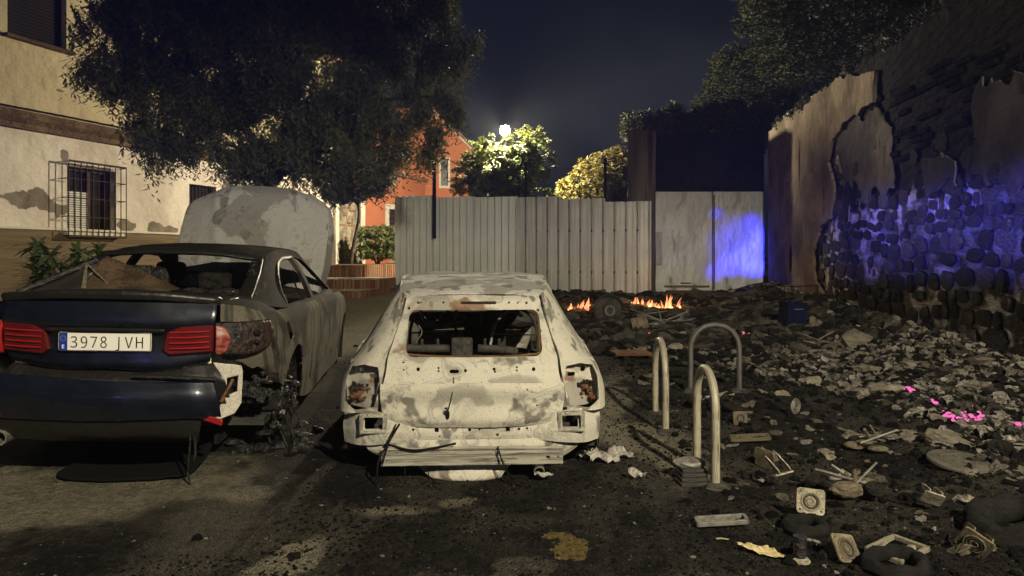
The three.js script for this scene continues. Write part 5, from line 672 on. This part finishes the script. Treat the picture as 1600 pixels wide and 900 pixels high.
// ================================================================ HOOPS AND DEBRIS
{
  const hoopM = std({ map: rescaled(tex(256, 256, (u, v) => { const n = fbm(u * 4, v * 6, 5, 601, 0), s = vnoise(u * 30, v * 60, 603); let c = mix3([0.34, 0.30, 0.21], [0.46, 0.42, 0.31], n); c = mix3(c, [0.07, 0.055, 0.04], sst(0.64, 0.76, s * 0.6 + n * 0.5)); return c; }, { srgb: true }), 1, 3), roughness: 0.5, metalness: 0.1 });
  const hoop = (a, b, h, mat, label) => { const g = thing('bike_hoop', label, 'bike hoop', a, 0, 'tubular hoops beside the pale car'); const q = b.clone().sub(a), n = 10, pts = [V(0, -0.12, 0), V(0, h * 0.35, 0)], r = q.length() / 2; for (let k = 0; k <= n; k++) { const t = Math.PI * k / n; pts.push(V(q.x / 2 - Math.cos(t) * q.x / 2, h - r + Math.sin(t) * r + q.y * k / n, q.z / 2 - Math.cos(t) * q.z / 2)); } pts.push(V(q.x, q.y + h * 0.35, q.z), V(q.x, q.y - 0.12, q.z)); part(g, 'tube', new THREE.TubeGeometry(new THREE.CatmullRomCurve3(pts), 70, 0.0255, 14), mat); for (const e of [V(0, 0.004, 0), V(q.x, q.y + 0.004, q.z)]) part(g, 'dirt_collar', rock(Math.round(e.x * 50) + 61, 0.075, 0.03, 0.07, 2, 1.1).translate(e.x + 0.01, e.y - 0.002, e.z), M.inside); };
  hoop(G(1118, 762), G(1089, 726), 0.655, hoopM, 'nearest pale tubular hoop standing on the road');
  hoop(G(1040, 676), G(1024, 646), 0.65, hoopM, 'pale tubular hoop close to the white car');
  hoop(G(1079, 612), G(1155, 612), 0.63, std({ map: rescaled(noiseTex([0.03, 0.028, 0.025], [0.13, 0.12, 0.105], 611), 2), roughness: 0.6 }), 'sooty wide hoop farthest back by the rubble');
}
const J = rng(2024);
function at(g, px, py, sink = 0.01) { const q = G(px, py); g.position.copy(q); g.position.y -= sink; return g; }
// wheel castors left over from burnt waste bins: plate with rings, forked bracket
function castor(label, px, py, s0, { mat = M.tan, ry = 0, rx = 0, rz = 0, fork = true, ring = true, tyre = false, up = 0 } = {}) {
  const s = s0 * 0.8, o = at(thing('bin_castor', label, 'castor', V(0, 0, 0), 0, 'castors from burnt bins'), px, py, 0); o.rotation.set(rx, ry, rz); o.position.y += up;
  const pl = part(o, 'mount_plate', ext(roundRect(-s / 2, 0, s / 2, s * 0.92, s * 0.12), s * 0.05, s * 0.012, [circ(-s * 0.38, s * 0.8, s * 0.05, 8), circ(s * 0.38, s * 0.8, s * 0.05, 8), circ(-s * 0.38, s * 0.12, s * 0.05, 8), circ(s * 0.38, s * 0.12, s * 0.05, 8)]), mat);
  if (ring) for (const k of [0.12, 0.24, 0.33]) part(pl, 'swivel_ring', new THREE.TorusGeometry(s * k, s * 0.04, 6, 24).translate(0, s * 0.45, s * 0.07), k === 0.24 ? M.inside : mat);
  if (fork) for (const e of [-1, 1]) part(o, 'fork_arm', ext([[-s * 0.42, s * 0.8], [-s * 0.2, s * 0.9], [s * 0.5, s * 0.35], [s * 0.62, s * 0.2], [s * 0.5, s * 0.08], [-s * 0.3, s * 0.35]], s * 0.035, s * 0.01).rotateY(Math.PI / 2 + 0.2).translate(e * s * 0.3, 0, -s * 0.38), mat);
  if (tyre) part(o, 'wheel_hub', new THREE.CylinderGeometry(s * 0.16, s * 0.16, s * 0.2, 14).rotateZ(Math.PI / 2).translate(0, s * 0.2, -s * 0.75), M.soot);
  return o;
}
castor('pale castor plate standing in the small tyre ring', 1266, 818, 0.165, { mat: M.pale, rx: -0.25, ry: -0.25, rz: -0.12, up: 0.05 });
castor('square castor plate with rings, next to the tyre at bottom right', 1330, 880, 0.17, { mat: M.tan, rx: -0.75, ry: 0.45, rz: 0.1 });
castor('ringed castor plate with pale fork at the right edge', 1512, 866, 0.16, { mat: M.tan, rx: 0.5, ry: -0.75, rz: -0.2, tyre: true, up: 0.02 });
castor('small pale castor bracket tilted on its fork', 1452, 800, 0.12, { mat: M.pale, rx: 0.7, ry: -0.4, up: 0.05, ring: false });
castor('castor plate leaning beyond the near hoop', 1157, 664, 0.14, { mat: M.tan, rx: -0.15, ry: 0.1, fork: false });
castor('tan castor bracket lying on its side beyond the near hoop', 1196, 730, 0.17, { mat: M.tan, rx: 0.35, ry: -0.9, rz: 0.2, ring: false });
castor('pale boxy castor bracket beside the hoop', 1216, 764, 0.14, { mat: M.pale, rx: 1.25, ry: 0.25, ring: false, up: 0.09 });
castor('castor plate half buried in the scrap pile', 1328, 770, 0.14, { mat: M.pale, rx: -0.7, ry: 0.6 });
castor('castor plate with hole lying before the gate rubble', 1003, 520, 0.3, { mat: M.tan, rx: -0.3, ry: 0.2, rz: 0.2, fork: false, ring: false });
function ringTyre(label, px, py, R, r, { flat = true, sx = 1, rz = 0 } = {}) { const o = at(thing('tyre', label, 'tyre', V(0, 0, 0)), px, py, 0); const tg = new THREE.TorusGeometry(R, r, 10, 40), ta = tg.attributes.position; for (let i = 0; i < ta.count; i++) { const x = ta.getX(i), y = ta.getY(i), k = 0.86 + 0.28 * fbm(x / R * 2.2 + 5 + px, y / R * 2.2 + 5, 4, 3); ta.setXYZ(i, x * k, y * k, ta.getZ(i) * (0.5 + 0.9 * fbm(x / R * 3 + 9, y / R * 3 + py, 3, 5))); } tg.computeVertexNormals(); part(o, 'tread', tg.scale(1, 1, 1.3).rotateX(flat ? Math.PI / 2 : 0.25).translate(0, flat ? r * 1.1 : R, 0), M.rubber); o.scale.set(sx, 1, 1); o.rotation.z = rz; return o; }
ringTyre('small black tyre ring round the pale castor plate', 1258, 832, 0.085, 0.028);
ringTyre('curved tyre piece beside the square castor plate', 1400, 893, 0.11, 0.03, { rz: 0.1 });
ringTyre('large black tyre lying at the right edge', 1596, 838, 0.17, 0.06, { rz: 0.25 });
// frames and scrap
function frameScrap(label, px, py, w, d, mat, ry, tilt = 0.1) { const o = at(thing('bent_scrap', label, 'scrap metal', V(0, 0, 0), ry), px, py, 0); o.rotation.z = tilt; const t = 0.018; for (const [a, b] of [[V(-w, 0.03, -d), V(w, 0.03, -d)], [V(w, 0.03, -d), V(w, 0.03, d)], [V(w, 0.03, d), V(-w, 0.03, d)], [V(-w, 0.03, d), V(-w, 0.03, -d)]]) { const q = b.clone().sub(a), g = rbx(q.length() + t, t * 1.3, t, 0.004).rotateY(Math.atan2(-q.z, q.x)).translate((a.x + b.x) / 2, a.y, (a.z + b.z) / 2); part(o, 'frame_bar', g, mat); } part(o, 'melted_residue', merge([...Array(7)].map((_, i) => rock(i + 11, 0.03, 0.012, 0.02).translate((J() - 0.5) * w * 1.8, 0.03, (J() - 0.5) * d * 1.8))), mat); }
frameScrap('pale bent metal frame at the lower right', 1402, 868, 0.1, 0.08, M.pale, 0.5);
frameScrap('tan metal frame before the leaning castor plate', 1172, 690, 0.13, 0.06, M.tan, -0.2);
frameScrap('grey clamp lying near the bottom centre right', 1128, 822, 0.12, 0.04, M.steel, -0.1);
function rodPile(label, px, py, n, len, mat, seed) { const o = at(thing('scrap_pile', label, 'scrap metal'), px, py, 0), r = rng(seed); for (let k = 0; k < n; k++) { const a = r() * 6.28, l = len * (0.5 + r() * 0.6), e = (r() - 0.3) * 0.5; part(o, 'rod', bar(V((r() - 0.5) * 0.2, 0.03 + r() * 0.08, (r() - 0.5) * 0.15), V(Math.cos(a) * l, 0.06 + e * l + 0.05, Math.sin(a) * l * 0.6), 0.006 + r() * 0.008, 6), k % 3 ? M.steel : mat); } for (let k = 0; k < 6; k++) part(o, 'lump', rock(seed + k, 0.05 + r() * 0.06, 0.02 + r() * 0.03, 0.05).translate((r() - 0.5) * 0.35, 0.03 + r() * 0.04, (r() - 0.5) * 0.25), k % 2 ? mat : M.soot); }
rodPile('tangle of rods and plates left of the round lid', 1355, 705, 9, 0.32, M.tan, 301);
rodPile('knot of bent rods beside the pale frames', 1325, 775, 8, 0.22, M.tan, 302);
rodPile('heap of burnt metal before the gate', 1040, 512, 10, 0.5, M.steel, 303);
rodPile('burnt fittings beside the flame near the fence', 1010, 500, 6, 0.4, M.tan, 304);
rodPile('charred scraps below the sooty hoop', 1110, 640, 6, 0.16, M.soot, 305);
rodPile('burnt sticks at the foot of the stone wall', 1290, 545, 8, 0.4, M.tan, 306);
{ // round things
  const o = at(thing('round_lid', 'round scorched metal lid lying on the rubble', 'lid'), 1498, 728, -0.03); o.rotation.x = 0.12; part(o, 'disc', finish(new THREE.LatheGeometry([[0.001, 0.012], [0.07, 0.012], [0.075, 0.016], [0.125, 0.014], [0.14, 0.008], [0.142, -0.006], [0.12, -0.002], [0.001, -0.002]].map(([a, b]) => new THREE.Vector2(a * 1.25, b)), 34), 0.5), std({ map: rescaled(noiseTex([0.05, 0.045, 0.038], [0.14, 0.125, 0.1], 621), 2), roughness: 0.7 })); part(o, 'handle_hole', new THREE.TorusGeometry(0.014, 0.004, 6, 14).rotateX(Math.PI / 2).translate(0.06, 0.02, 0.01), M.soot);
  const w = at(thing('steel_disc', 'upright rusty steel disc in the ashes before the fence', 'disc'), 952, 505, 0.05); w.rotation.set(-0.15, 0.25, 0); part(w, 'disc', finish(new THREE.LatheGeometry([[0.001, 0.03], [0.1, 0.03], [0.12, 0.0], [0.22, 0.0], [0.24, 0.035], [0.26, 0.03], [0.25, -0.03], [0.001, -0.02]].map(([a, b]) => new THREE.Vector2(a, b)), 32), 0.5).rotateX(Math.PI / 2).translate(0, 0.24, 0), M.inside); part(w, 'hub', new THREE.TorusGeometry(0.07, 0.014, 8, 20).translate(0, 0.24, 0.04), M.steel);
  const b = at(thing('blue_bin', 'dark blue plastic bin standing against the rubble by the wall', 'bin'), 1238, 514, 0.02); const bm = std({ color: lin(0.006, 0.01, 0.036), roughness: 0.95, specularIntensity: 0.15 }); b.scale.setScalar(0.78); b.rotation.y = 0.12; part(b, 'bucket', finish(new THREE.CylinderGeometry(0.235, 0.275, 0.5, 4, 1, true).rotateY(Math.PI / 4).translate(0, 0.25, 0), 0.3), bm); part(b, 'rim', merge([bx(0.36, 0.03, 0.03, 0, 0.5, 0.17), bx(0.36, 0.03, 0.03, 0, 0.5, -0.17), bx(0.03, 0.03, 0.36, 0.17, 0.5, 0), bx(0.03, 0.03, 0.36, -0.17, 0.5, 0)]), bm); part(b, 'front_panel', rbx(0.2, 0.24, 0.015, 0.006, 0.02, 0.27, 0.195), bm); part(b, 'panel_edge', rbx(0.17, 0.012, 0.012, 0.003, 0.02, 0.4, 0.2), M.steel);
  const s = at(thing('wire_stand', 'thin wire frame standing behind the blue bin', 'frame'), 1248, 500, 0); part(s, 'wire', merge([bar(V(-0.22, 0, 0), V(-0.22, 0.5, 0), 0.008), bar(V(-0.22, 0.5, 0), V(0.3, 0.52, 0), 0.008), bar(V(0.3, 0.52, 0), V(0.2, 0, 0), 0.008)]), M.soot);
  const bo = at(thing('charred_cup', 'black charred cylinder on a pale base at the bottom', 'container'), 1250, 880, 0); part(bo, 'cylinder', new THREE.CylinderGeometry(0.03, 0.027, 0.09, 14).translate(0, 0.075, 0), M.char); part(bo, 'base', rock(7, 0.045, 0.022, 0.035).translate(0, 0.01, 0), M.pale);
  const cp = at(thing('copper_coil', 'small metal coil wheel in the ash beside the rubble', 'wheel'), 1243, 650, -0.05); cp.rotation.y = 0.6; for (const k of [0.02, 0.04, 0.058]) part(cp, 'coil_ring', new THREE.TorusGeometry(k, 0.008, 6, 18).translate(0, 0.03, 0), M.steel);
}
{ // crumpled sheets and flat remains
  const crumple = (name, label, px, py, rx, rz, mat, seed, lift = 0.02, turn = 0) => { const pts = blob(0, 0, rx, rz, seed, 26, 0.6), g0 = new THREE.ShapeGeometry(shape(pts)); let g = new THREE.PlaneGeometry(rx * 2.4, rz * 2.4, 34, 22), a = g.attributes.position, keep = []; const inside = (x, y) => { let c = false; for (let i = 0, j = pts.length - 1; i < pts.length; j = i++) if ((pts[i][1] > y) !== (pts[j][1] > y) && x < (pts[j][0] - pts[i][0]) * (y - pts[i][1]) / (pts[j][1] - pts[i][1]) + pts[i][0]) c = !c; return c; }; for (let i = 0; i < g.index.count; i += 3) { const q = [0, 1, 2].map((k) => g.index.getX(i + k)); const cx = q.reduce((s, k) => s + a.getX(k), 0) / 3, cy = q.reduce((s, k) => s + a.getY(k), 0) / 3; if (inside(cx, cy)) keep.push(...q); } g.setIndex(keep); for (let i = 0; i < a.count; i++) { const x = a.getX(i), y = a.getY(i); a.setZ(i, lift * (0.3 + 1.6 * Math.abs(fbm(x * 14, y * 14, 3, seed) - 0.5) * 2)); } g.computeVertexNormals(); g.rotateX(-Math.PI / 2); return single(name, g, mat, label, 'debris', undefined, G(px, py), turn); };
  const paper = std({ map: rescaled(noiseTex([0.34, 0.26, 0.12], [0.6, 0.5, 0.28], 631, 5), 4), roughness: 0.85 });
  crumple('paper_sheet', 'crumpled yellowish paper sheet on the road at the bottom', 1200, 866, 0.125, 0.055, paper, 3, 0.03, -0.55);
  crumple('paper_scrap', 'tiny yellowish paper scrap near the crumpled sheet', 1128, 844, 0.03, 0.012, paper, 8, 0.012, -0.5);
  const st = crumple('foam_patch', 'flat yellow brown patch stuck to the road below the white car', 882, 858, 0.13, 0.16, std({ map: rescaled(noiseTex([0.07, 0.052, 0.018], [0.24, 0.175, 0.06], 633, 8), 3), roughness: 0.8, bumpMap: bmp(6), bumpScale: 0.006 }), 13, 0.006);
  const ashM = std({ map: rescaled(noiseTex([0.18, 0.165, 0.14], [0.46, 0.43, 0.38], 634, 7), 3), roughness: 1 });
  [['long pale ash heap under the white car rear corner', 945, 718, 0.17, 0.14, 21], ['pale ash crumb beside the white car', 996, 749, 0.06, 0.04, 22], ['pale ash smear beside the exhaust', 850, 752, 0.06, 0.03, 25]].forEach(([l, px, py, a, b, s]) => crumple('ash_pile', l, px, py, a, b, ashM, s, 0.05));
  const g = at(thing('tile_stack', 'small stack of grooved grey tiles against the near hoop', 'tiles', V(0, 0, 0), 0.12), 1082, 757, 0); for (let k = 0; k < 4; k++) part(g, 'tile', rbx(0.17 - k * 0.008, 0.018, 0.1, 0.003, k * 0.006, 0.012 + k * 0.021, -0.02 * k), M.inside); part(g, 'broken_top', rock(9, 0.1, 0.03, 0.07, 2).translate(0.02, 0.1, -0.1), M.steel);
  const th = at(thing('charred_board', 'brown charred board lying behind the hoops', 'board', V(0, 0, 0), 0.1), 985, 562, -0.03); part(th, 'board', bx(0.42, 0.03, 0.3, 0, 0.05, 0), M.rust);
  const th2 = at(thing('charred_board', 'dark board in the ashes behind the sooty hoop', 'board', V(0, 0, 0), -0.2), 1060, 590, -0.02); part(th2, 'board', bx(0.5, 0.04, 0.25, 0, 0.05, 0), M.soot);
}
{ // rubble: larger pieces one by one, the rest as one mass
  const pale = [[0.15, 0.13, 0.10], [0.24, 0.21, 0.16], [0.33, 0.29, 0.23], [0.10, 0.085, 0.07]].map((c, i) => std({ map: rescaled(noiseTex(c.map((q) => q * 0.5), c, 640 + i, 6, 128), 3), roughness: 0.95, bumpMap: lmp(3), bumpScale: 0.02 }));
  const geos = [...Array(8)].map((_, k) => { const g = rock(80 + k, 1, 1, 1, 1, 1.5); return finish(g, 0.3); });
  const named = [['broad pale slab sticking from the rubble right of the tangle', 1420, 680, 0.16, 0.03, 0.09], ['tan slab at the left of the rod tangle', 1330, 682, 0.11, 0.035, 0.08], ['flat tan stone beside the dark road edge', 1290, 706, 0.07, 0.015, 0.05], ['rounded pale stone on the grey mound', 1272, 598, 0.13, 0.07, 0.09], ['white lumpy block in the middle of the rubble', 1385, 612, 0.17, 0.07, 0.1], ['pale plaster lump left of the white block', 1340, 616, 0.14, 0.05, 0.09], ['large pale stone before the pink embers', 1480, 690, 0.18, 0.06, 0.12], ['big pale stone under the embers at the right edge', 1590, 700, 0.16, 0.06, 0.12], ['speckled round stone near the right tyre', 1505, 785, 0.05, 0.045, 0.045], ['white egg shaped stone beside the round lid', 1550, 720, 0.03, 0.025, 0.03], ['squared brown stone block at the wall foot', 1335, 538, 0.26, 0.15, 0.18], ['upright stone beside the blue bin', 1275, 515, 0.10, 0.18, 0.10], ['long pale beam fragment lying on the rubble', 1275, 552, 0.32, 0.05, 0.08], ['white plaster chip on the dark road', 1197, 655, 0.035, 0.022, 0.025], ['long white chip beyond the castor plates', 1165, 655, 0.05, 0.012, 0.02], ['pale chip near the grey coil', 1223, 640, 0.035, 0.012, 0.025], ['dark boulder beneath the gate', 1105, 470, 0.35, 0.22, 0.25], ['second dark boulder beneath the gate', 1165, 468, 0.4, 0.24, 0.3], ['dark boulder by the wall corner', 1190, 490, 0.3, 0.15, 0.25]];
  named.forEach(([l, px, py, a, b, c], i) => { const m = single('rubble_stone', geos[i % 8], i > 15 ? M.inside : pale[[1, 1, 2, 2, 2, 2, 1, 1, 2, 2, 1, 1, 2, 2, 2, 2, 0, 0][i] ?? 0], l, 'stone', undefined, G(px, py), J() * 3); m.scale.set(a, b, c); if (a > 0.3) m.rotation.y = -0.25; m.rotation.z = (J() - 0.5) * 0.2; });
  for (let k = 0; k < 130; k++) { let x, d; do { d = 4.8 + J() * 9.5; x = 1.6 + J() * 4.4; } while (rubbleMask(x, d) < 0.5 || x > wallX(d) - 0.05); const s = (0.025 + 0.07 * J() * J()) * (0.7 + d * 0.05); const m = single('rubble_piece', geos[k % 8], pale[Math.floor(J() * 4)], 'broken stone among the rubble at the foot of the stone wall', 'stone', 'loose stones in the rubble', onGround(x, d, s * 0.15), J() * 6); m.scale.set(s * (0.8 + J() * 0.9), s * (0.4 + J() * 0.5), s * (0.7 + J() * 0.6)); m.rotation.x = (J() - 0.5) * 0.6; }
  function scatter(name, label, n, pick, mat, tints, smin, smax, geo, flat = 0.5) { const im = new THREE.InstancedMesh(geo, mat, n), m4 = new THREE.Matrix4(), q = new THREE.Quaternion(), c = new THREE.Color(); for (let k = 0; k < n; k++) { const [x, d] = pick(); const s = smin + (smax - smin) * Math.pow(J(), 2.5); q.setFromEuler(new THREE.Euler((J() - 0.5), J() * 6.28, (J() - 0.5))); m4.compose(V(x, H(x, d) + s * 0.15, -d), q, V(s * (0.7 + J() * 0.8), s * (flat + J() * 0.3), s * (0.6 + J() * 0.6))); im.setMatrixAt(k, m4); const t = tints[Math.floor(J() * tints.length)], v = 0.7 + J() * 0.6; im.setColorAt(k, c.setRGB(t[0] * v, t[1] * v, t[2] * v)); } im.name = numbered(name); im.castShadow = im.receiveShadow = true; tag(im, label, 'rubble', undefined, 'stuff'); scene.add(im); }
  const grain = std({ color: 0xffffff, roughness: 0.95, bumpMap: lmp(2), bumpScale: 0.05 });
  const inR = (lo) => () => { let x, d; do { d = 3.6 + J() * 12; x = 1.0 + J() * 5; } while (rubbleMask(x, d) < lo * (0.4 + J()) || x > wallX(d) - 0.02); return [x, d]; };
  scatter('rubble', 'grey and pale rubble chips heaped along the stone wall', 18000, () => { let p; do p = inR(0.6)(); while (p[1] > 7.5 && p[0] < 3 && J() < 0.7); return p; }, grain, [[0.16, 0.14, 0.112], [0.26, 0.235, 0.19], [0.07, 0.062, 0.052], [0.02, 0.018, 0.016], [0.34, 0.31, 0.26], [0.012, 0.011, 0.01]], 0.007, 0.06, geos[0]);
  scatter('char_debris', 'black charred crumbs covering the burnt ground', 15000, () => { let x, d; do { d = 2.3 + Math.pow(J(), 1.3) * 12.5; x = -2 + J() * 7; } while (x > wallX(d) - 0.05 || (J() > rubbleMask(x, d) + (x > 1.2 ? 0.28 : 0.02)) || (x < 0.9 && d > 3.6 && d < 8.5)); return [x, d]; }, grain, [[0.005, 0.005, 0.0045], [0.012, 0.011, 0.0095], [0.024, 0.021, 0.018]], 0.006, 0.04, geos[3]);
  scatter('road_grit', 'black grit and cinders over the sooty road', 26000, () => { let x, d; do { d = 2.2 + Math.pow(J(), 1.5) * 6; x = -2.4 + J() * 6.2; } while ((d > 3.2 && x < -1.2) || x > wallX(d) - 0.1 || vnoise(x * 2.2, d * 2.2, 77) < J() * 0.8); return [x, d]; }, grain, [[0.006, 0.006, 0.005], [0.014, 0.012, 0.01], [0.022, 0.019, 0.015]], 0.002, 0.009, geos[2], 0.5);
  scatter('ash_flakes', 'small pale ash flakes sprinkled over the road', 1500, () => { const d = 2.3 + Math.pow(J(), 1.6) * 7, x = -2.2 + J() * 6.5; return [Math.min(x, wallX(d) - 0.1), d]; }, grain, [[0.3, 0.27, 0.22], [0.4, 0.37, 0.3], [0.15, 0.13, 0.1]], 0.002, 0.012, geos[5], 0.3);
  scatter('burnt_scraps', 'small pale burnt scraps strewn over the black ground at the right', 420, () => { const d = 2.7 + Math.pow(J(), 1.2) * 5, x = 1.2 + J() * 3.6; return [Math.min(x, wallX(d) - 0.2), d]; }, grain, [[0.3, 0.26, 0.18], [0.2, 0.17, 0.12], [0.38, 0.35, 0.29], [0.1, 0.085, 0.065]], 0.008, 0.05, geos[4], 0.25);
  // dark burnt heap in front of the gate
  scatter('burnt_heap', 'black smouldering heap of burnt rubbish before the gate', 7000, () => { const d = 8.5 + J() * 6.5, x = 0.6 + J() * 4.6; return [Math.min(x, wallX(d) - 0.3), d]; }, grain, [[0.012, 0.011, 0.01], [0.03, 0.027, 0.024], [0.06, 0.053, 0.045], [0.02, 0.018, 0.016], [0.09, 0.08, 0.065]], 0.02, 0.13, geos[6], 0.4);
}
// ================================================================ FLAMES AND EMBERS
{
  const hot = glowMat(1.0, 0.60, 0.15, 4.5), red = Object.assign(glowMat(1.0, 0.25, 0.10, 2.6), { transparent: true, opacity: 0.55 }), pink = glowMat(1.0, 0.16, 0.26, 1.15), mag = glowMat(1.0, 0.18, 0.52, 0.95);
  const tongue = (x, z, h, w, s) => { const r = rng(s), pts = [[w * 0.5, 0], [w, h * 0.15], [w * 0.75, h * 0.42], [w * 0.35, h * 0.72], [0.001, h]].map(([a, b]) => new THREE.Vector2(a, b)); const g = new THREE.LatheGeometry(pts, 8), p = g.attributes.position, lx = (r() - 0.3) * 0.6, ph = r() * 6; for (let i = 0; i < p.count; i++) { const y = p.getY(i); p.setX(i, p.getX(i) + lx * y * y / h + Math.sin(y / h * 5 + ph) * w * 0.5 * y / h); p.setZ(i, p.getZ(i) * 0.6 + Math.cos(y / h * 4 + ph) * w * 0.3); } g.computeVertexNormals(); return g.translate(x, 0, z); };
  function flame(label, px, py, wpx, hpx, inner, outer, light, seed) {
    const q = G(px, py), d = -q.z, w = wpx / FOCAL * d, h = hpx / FOCAL * d, o = thing('flame', label, 'flame', q), r = rng(seed), A = [], B = []; const n = 9 + Math.floor(wpx / 3);
    for (let k = 0; k < n; k++) { const x = (k / (n - 1) - 0.5) * w + (r() - 0.5) * w * 0.1, hh = h * (0.18 + 0.95 * Math.pow(r(), 1.8)); A.push(tongue(x, (r() - 0.5) * 0.2, hh, Math.min(0.04, w * 0.11) * (0.4 + r() * 0.9), seed + k)); if (r() < 0.7) B.push(tongue(x + (r() - 0.5) * 0.04, 0.03, hh * 0.6, Math.min(0.03, w * 0.09), seed + k + 40)); }
    part(o, 'flame_tongues', merge(A), outer); part(o, 'flame_core', merge(B.length ? B : [A[0].clone().scale(0.6, 0.6, 0.6)]), inner);
    if (light) { const l = new THREE.PointLight(lin(1, 0.42, 0.13), light); l.position.copy(q).add(V(0, h * 0.6 + 0.1, 0.12)); l.castShadow = true; l.shadow.radius = 6; scene.add(l); }
  }
  flame('tall yellow flame in front of the gate', 1042, 488, 36, 25, hot, red, 0.9, 1);
  flame('wide orange flame left of the tall one', 1007, 483, 44, 17, hot, red, 0.7, 2);
  flame('orange flame beside the white car roof', 906, 489, 38, 22, hot, red, 0.6, 3);
  flame('tiny orange flame in the black heap', 1094, 494, 8, 8, hot, red, 0, 4);
  function ember(label, px, py, w, h, mat, seed) { const q = G(px, py), d = -q.z, o = thing('ember', label, 'ember', q, 0, 'glowing embers'), r = rng(seed), gs = [], n = 9 + Math.floor(w / 2.2); for (let k = 0; k < n; k++) { const s = (1.2 + 2.6 * r() * r()) / FOCAL * d; gs.push(rock(seed + k, s * 1.3, s * (0.4 + r() * 0.9), s, 1, 1.6).translate((r() - 0.5) * w / FOCAL * d, 0.02 + r() * h / FOCAL * d, (r() - 0.5) * 0.12)); } part(o, 'glowing_coal', merge(gs), mat); }
  ember('red ember streak right of the white car', 942, 526, 40, 7, pink, 11); ember('red embers behind the second hoop', 1028, 530, 26, 8, pink, 12); ember('pink ember at the right of the sooty hoop', 1166, 531, 14, 10, pink, 13); ember('small pink ember high on the rubble', 1420, 614, 12, 6, mag, 14); ember('largest cluster of pink embers in the rubble', 1512, 664, 62, 16, mag, 15); ember('faint pink ember above the large cluster', 1516, 642, 10, 4, mag, 16); ember('tiny pink ember left of the large cluster', 1457, 632, 5, 4, mag, 17); ember('pink embers at the right edge of the rubble', 1592, 672, 16, 8, mag, 18);
}
// ================================================================ POLICE CAR behind the viewer, whose blue beams reach the gate and the wall
{
  const c = thing('patrol_car', 'white patrol car with blue light bar behind the viewer', 'car', V(-3.1, 0, 1.15));
  const wm = std({ color: lin(0.6, 0.6, 0.6), roughness: 0.35 });
  part(c, 'body', ext([[-2.2, 0.3], [2.1, 0.3], [2.15, 0.7], [1.2, 0.92], [-2.1, 0.95], [-2.25, 0.6]], 1.7, 0.05).rotateY(Math.PI / 2).translate(-0.85, 0, 1.2), wm);
  part(c, 'cabin', ext([[-1.9, 0.95], [1.15, 0.92], [0.45, 1.42], [-1.2, 1.45]], 1.4, 0.05).rotateY(Math.PI / 2).translate(-0.7, 0, 1.2), M.soot);
  for (const [x, z] of [[-0.8, -0.1], [0.8, -0.1], [-0.8, 2.6], [0.8, 2.6]]) part(c, 'wheel', new THREE.CylinderGeometry(0.31, 0.31, 0.2, 18).rotateZ(Math.PI / 2).translate(x, 0.31, z), M.rubber);
  part(c, 'light_bar', rbx(1.1, 0.1, 0.22, 0.03, 0, 1.57, 1.3), glowMat(0.02, 0.04, 1, 4));
  const beam = (az, el, half, I, pen, col = lin(0.016, 0.02, 1)) => { const s = new THREE.SpotLight(col, I * 1.7, 0, half * Math.PI / 180, pen, 2); s.position.copy(BEACON); const a = az * Math.PI / 180, e = el * Math.PI / 180; s.target.position.copy(BEACON).add(V(Math.sin(a) * Math.cos(e), Math.sin(e), -Math.cos(a) * Math.cos(e))); s.castShadow = true; s.shadow.radius = 4; scene.add(s, s.target); };
  beam(24.2, -0.2, 2.3, 1100, 1); beam(24.7, -1.0, 1.25, 8200, 0.9); beam(25.2, 0.2, 0.85, 7000, 0.9); beam(25.1, -1.6, 0.7, 9000, 0.8); beam(23.6, -1.4, 0.95, 2600, 1); beam(24.9, 1.3, 0.75, 1500, 1); beam(22.7, -1.9, 0.8, 1100, 1); beam(22.8, 1.9, 0.4, 900, 1); for (const [az, I] of [[33, 260], [36, 330], [39, 330], [42, 330], [45, 300], [48, 260]]) beam(az, 0.1, 3.3, I * 3.1, 0.9, lin(0.12, 0.12, 1));
  const g = new THREE.PointLight(lin(0.25, 0.28, 1), 1.5); g.position.copy(BEACON); g.castShadow = true; g.shadow.radius = 6; scene.add(g);
}
// thin smoke in the night air
scene.fog = new THREE.FogExp2(0xc8d0de, 0.00065);
renderer.render(scene, camera);
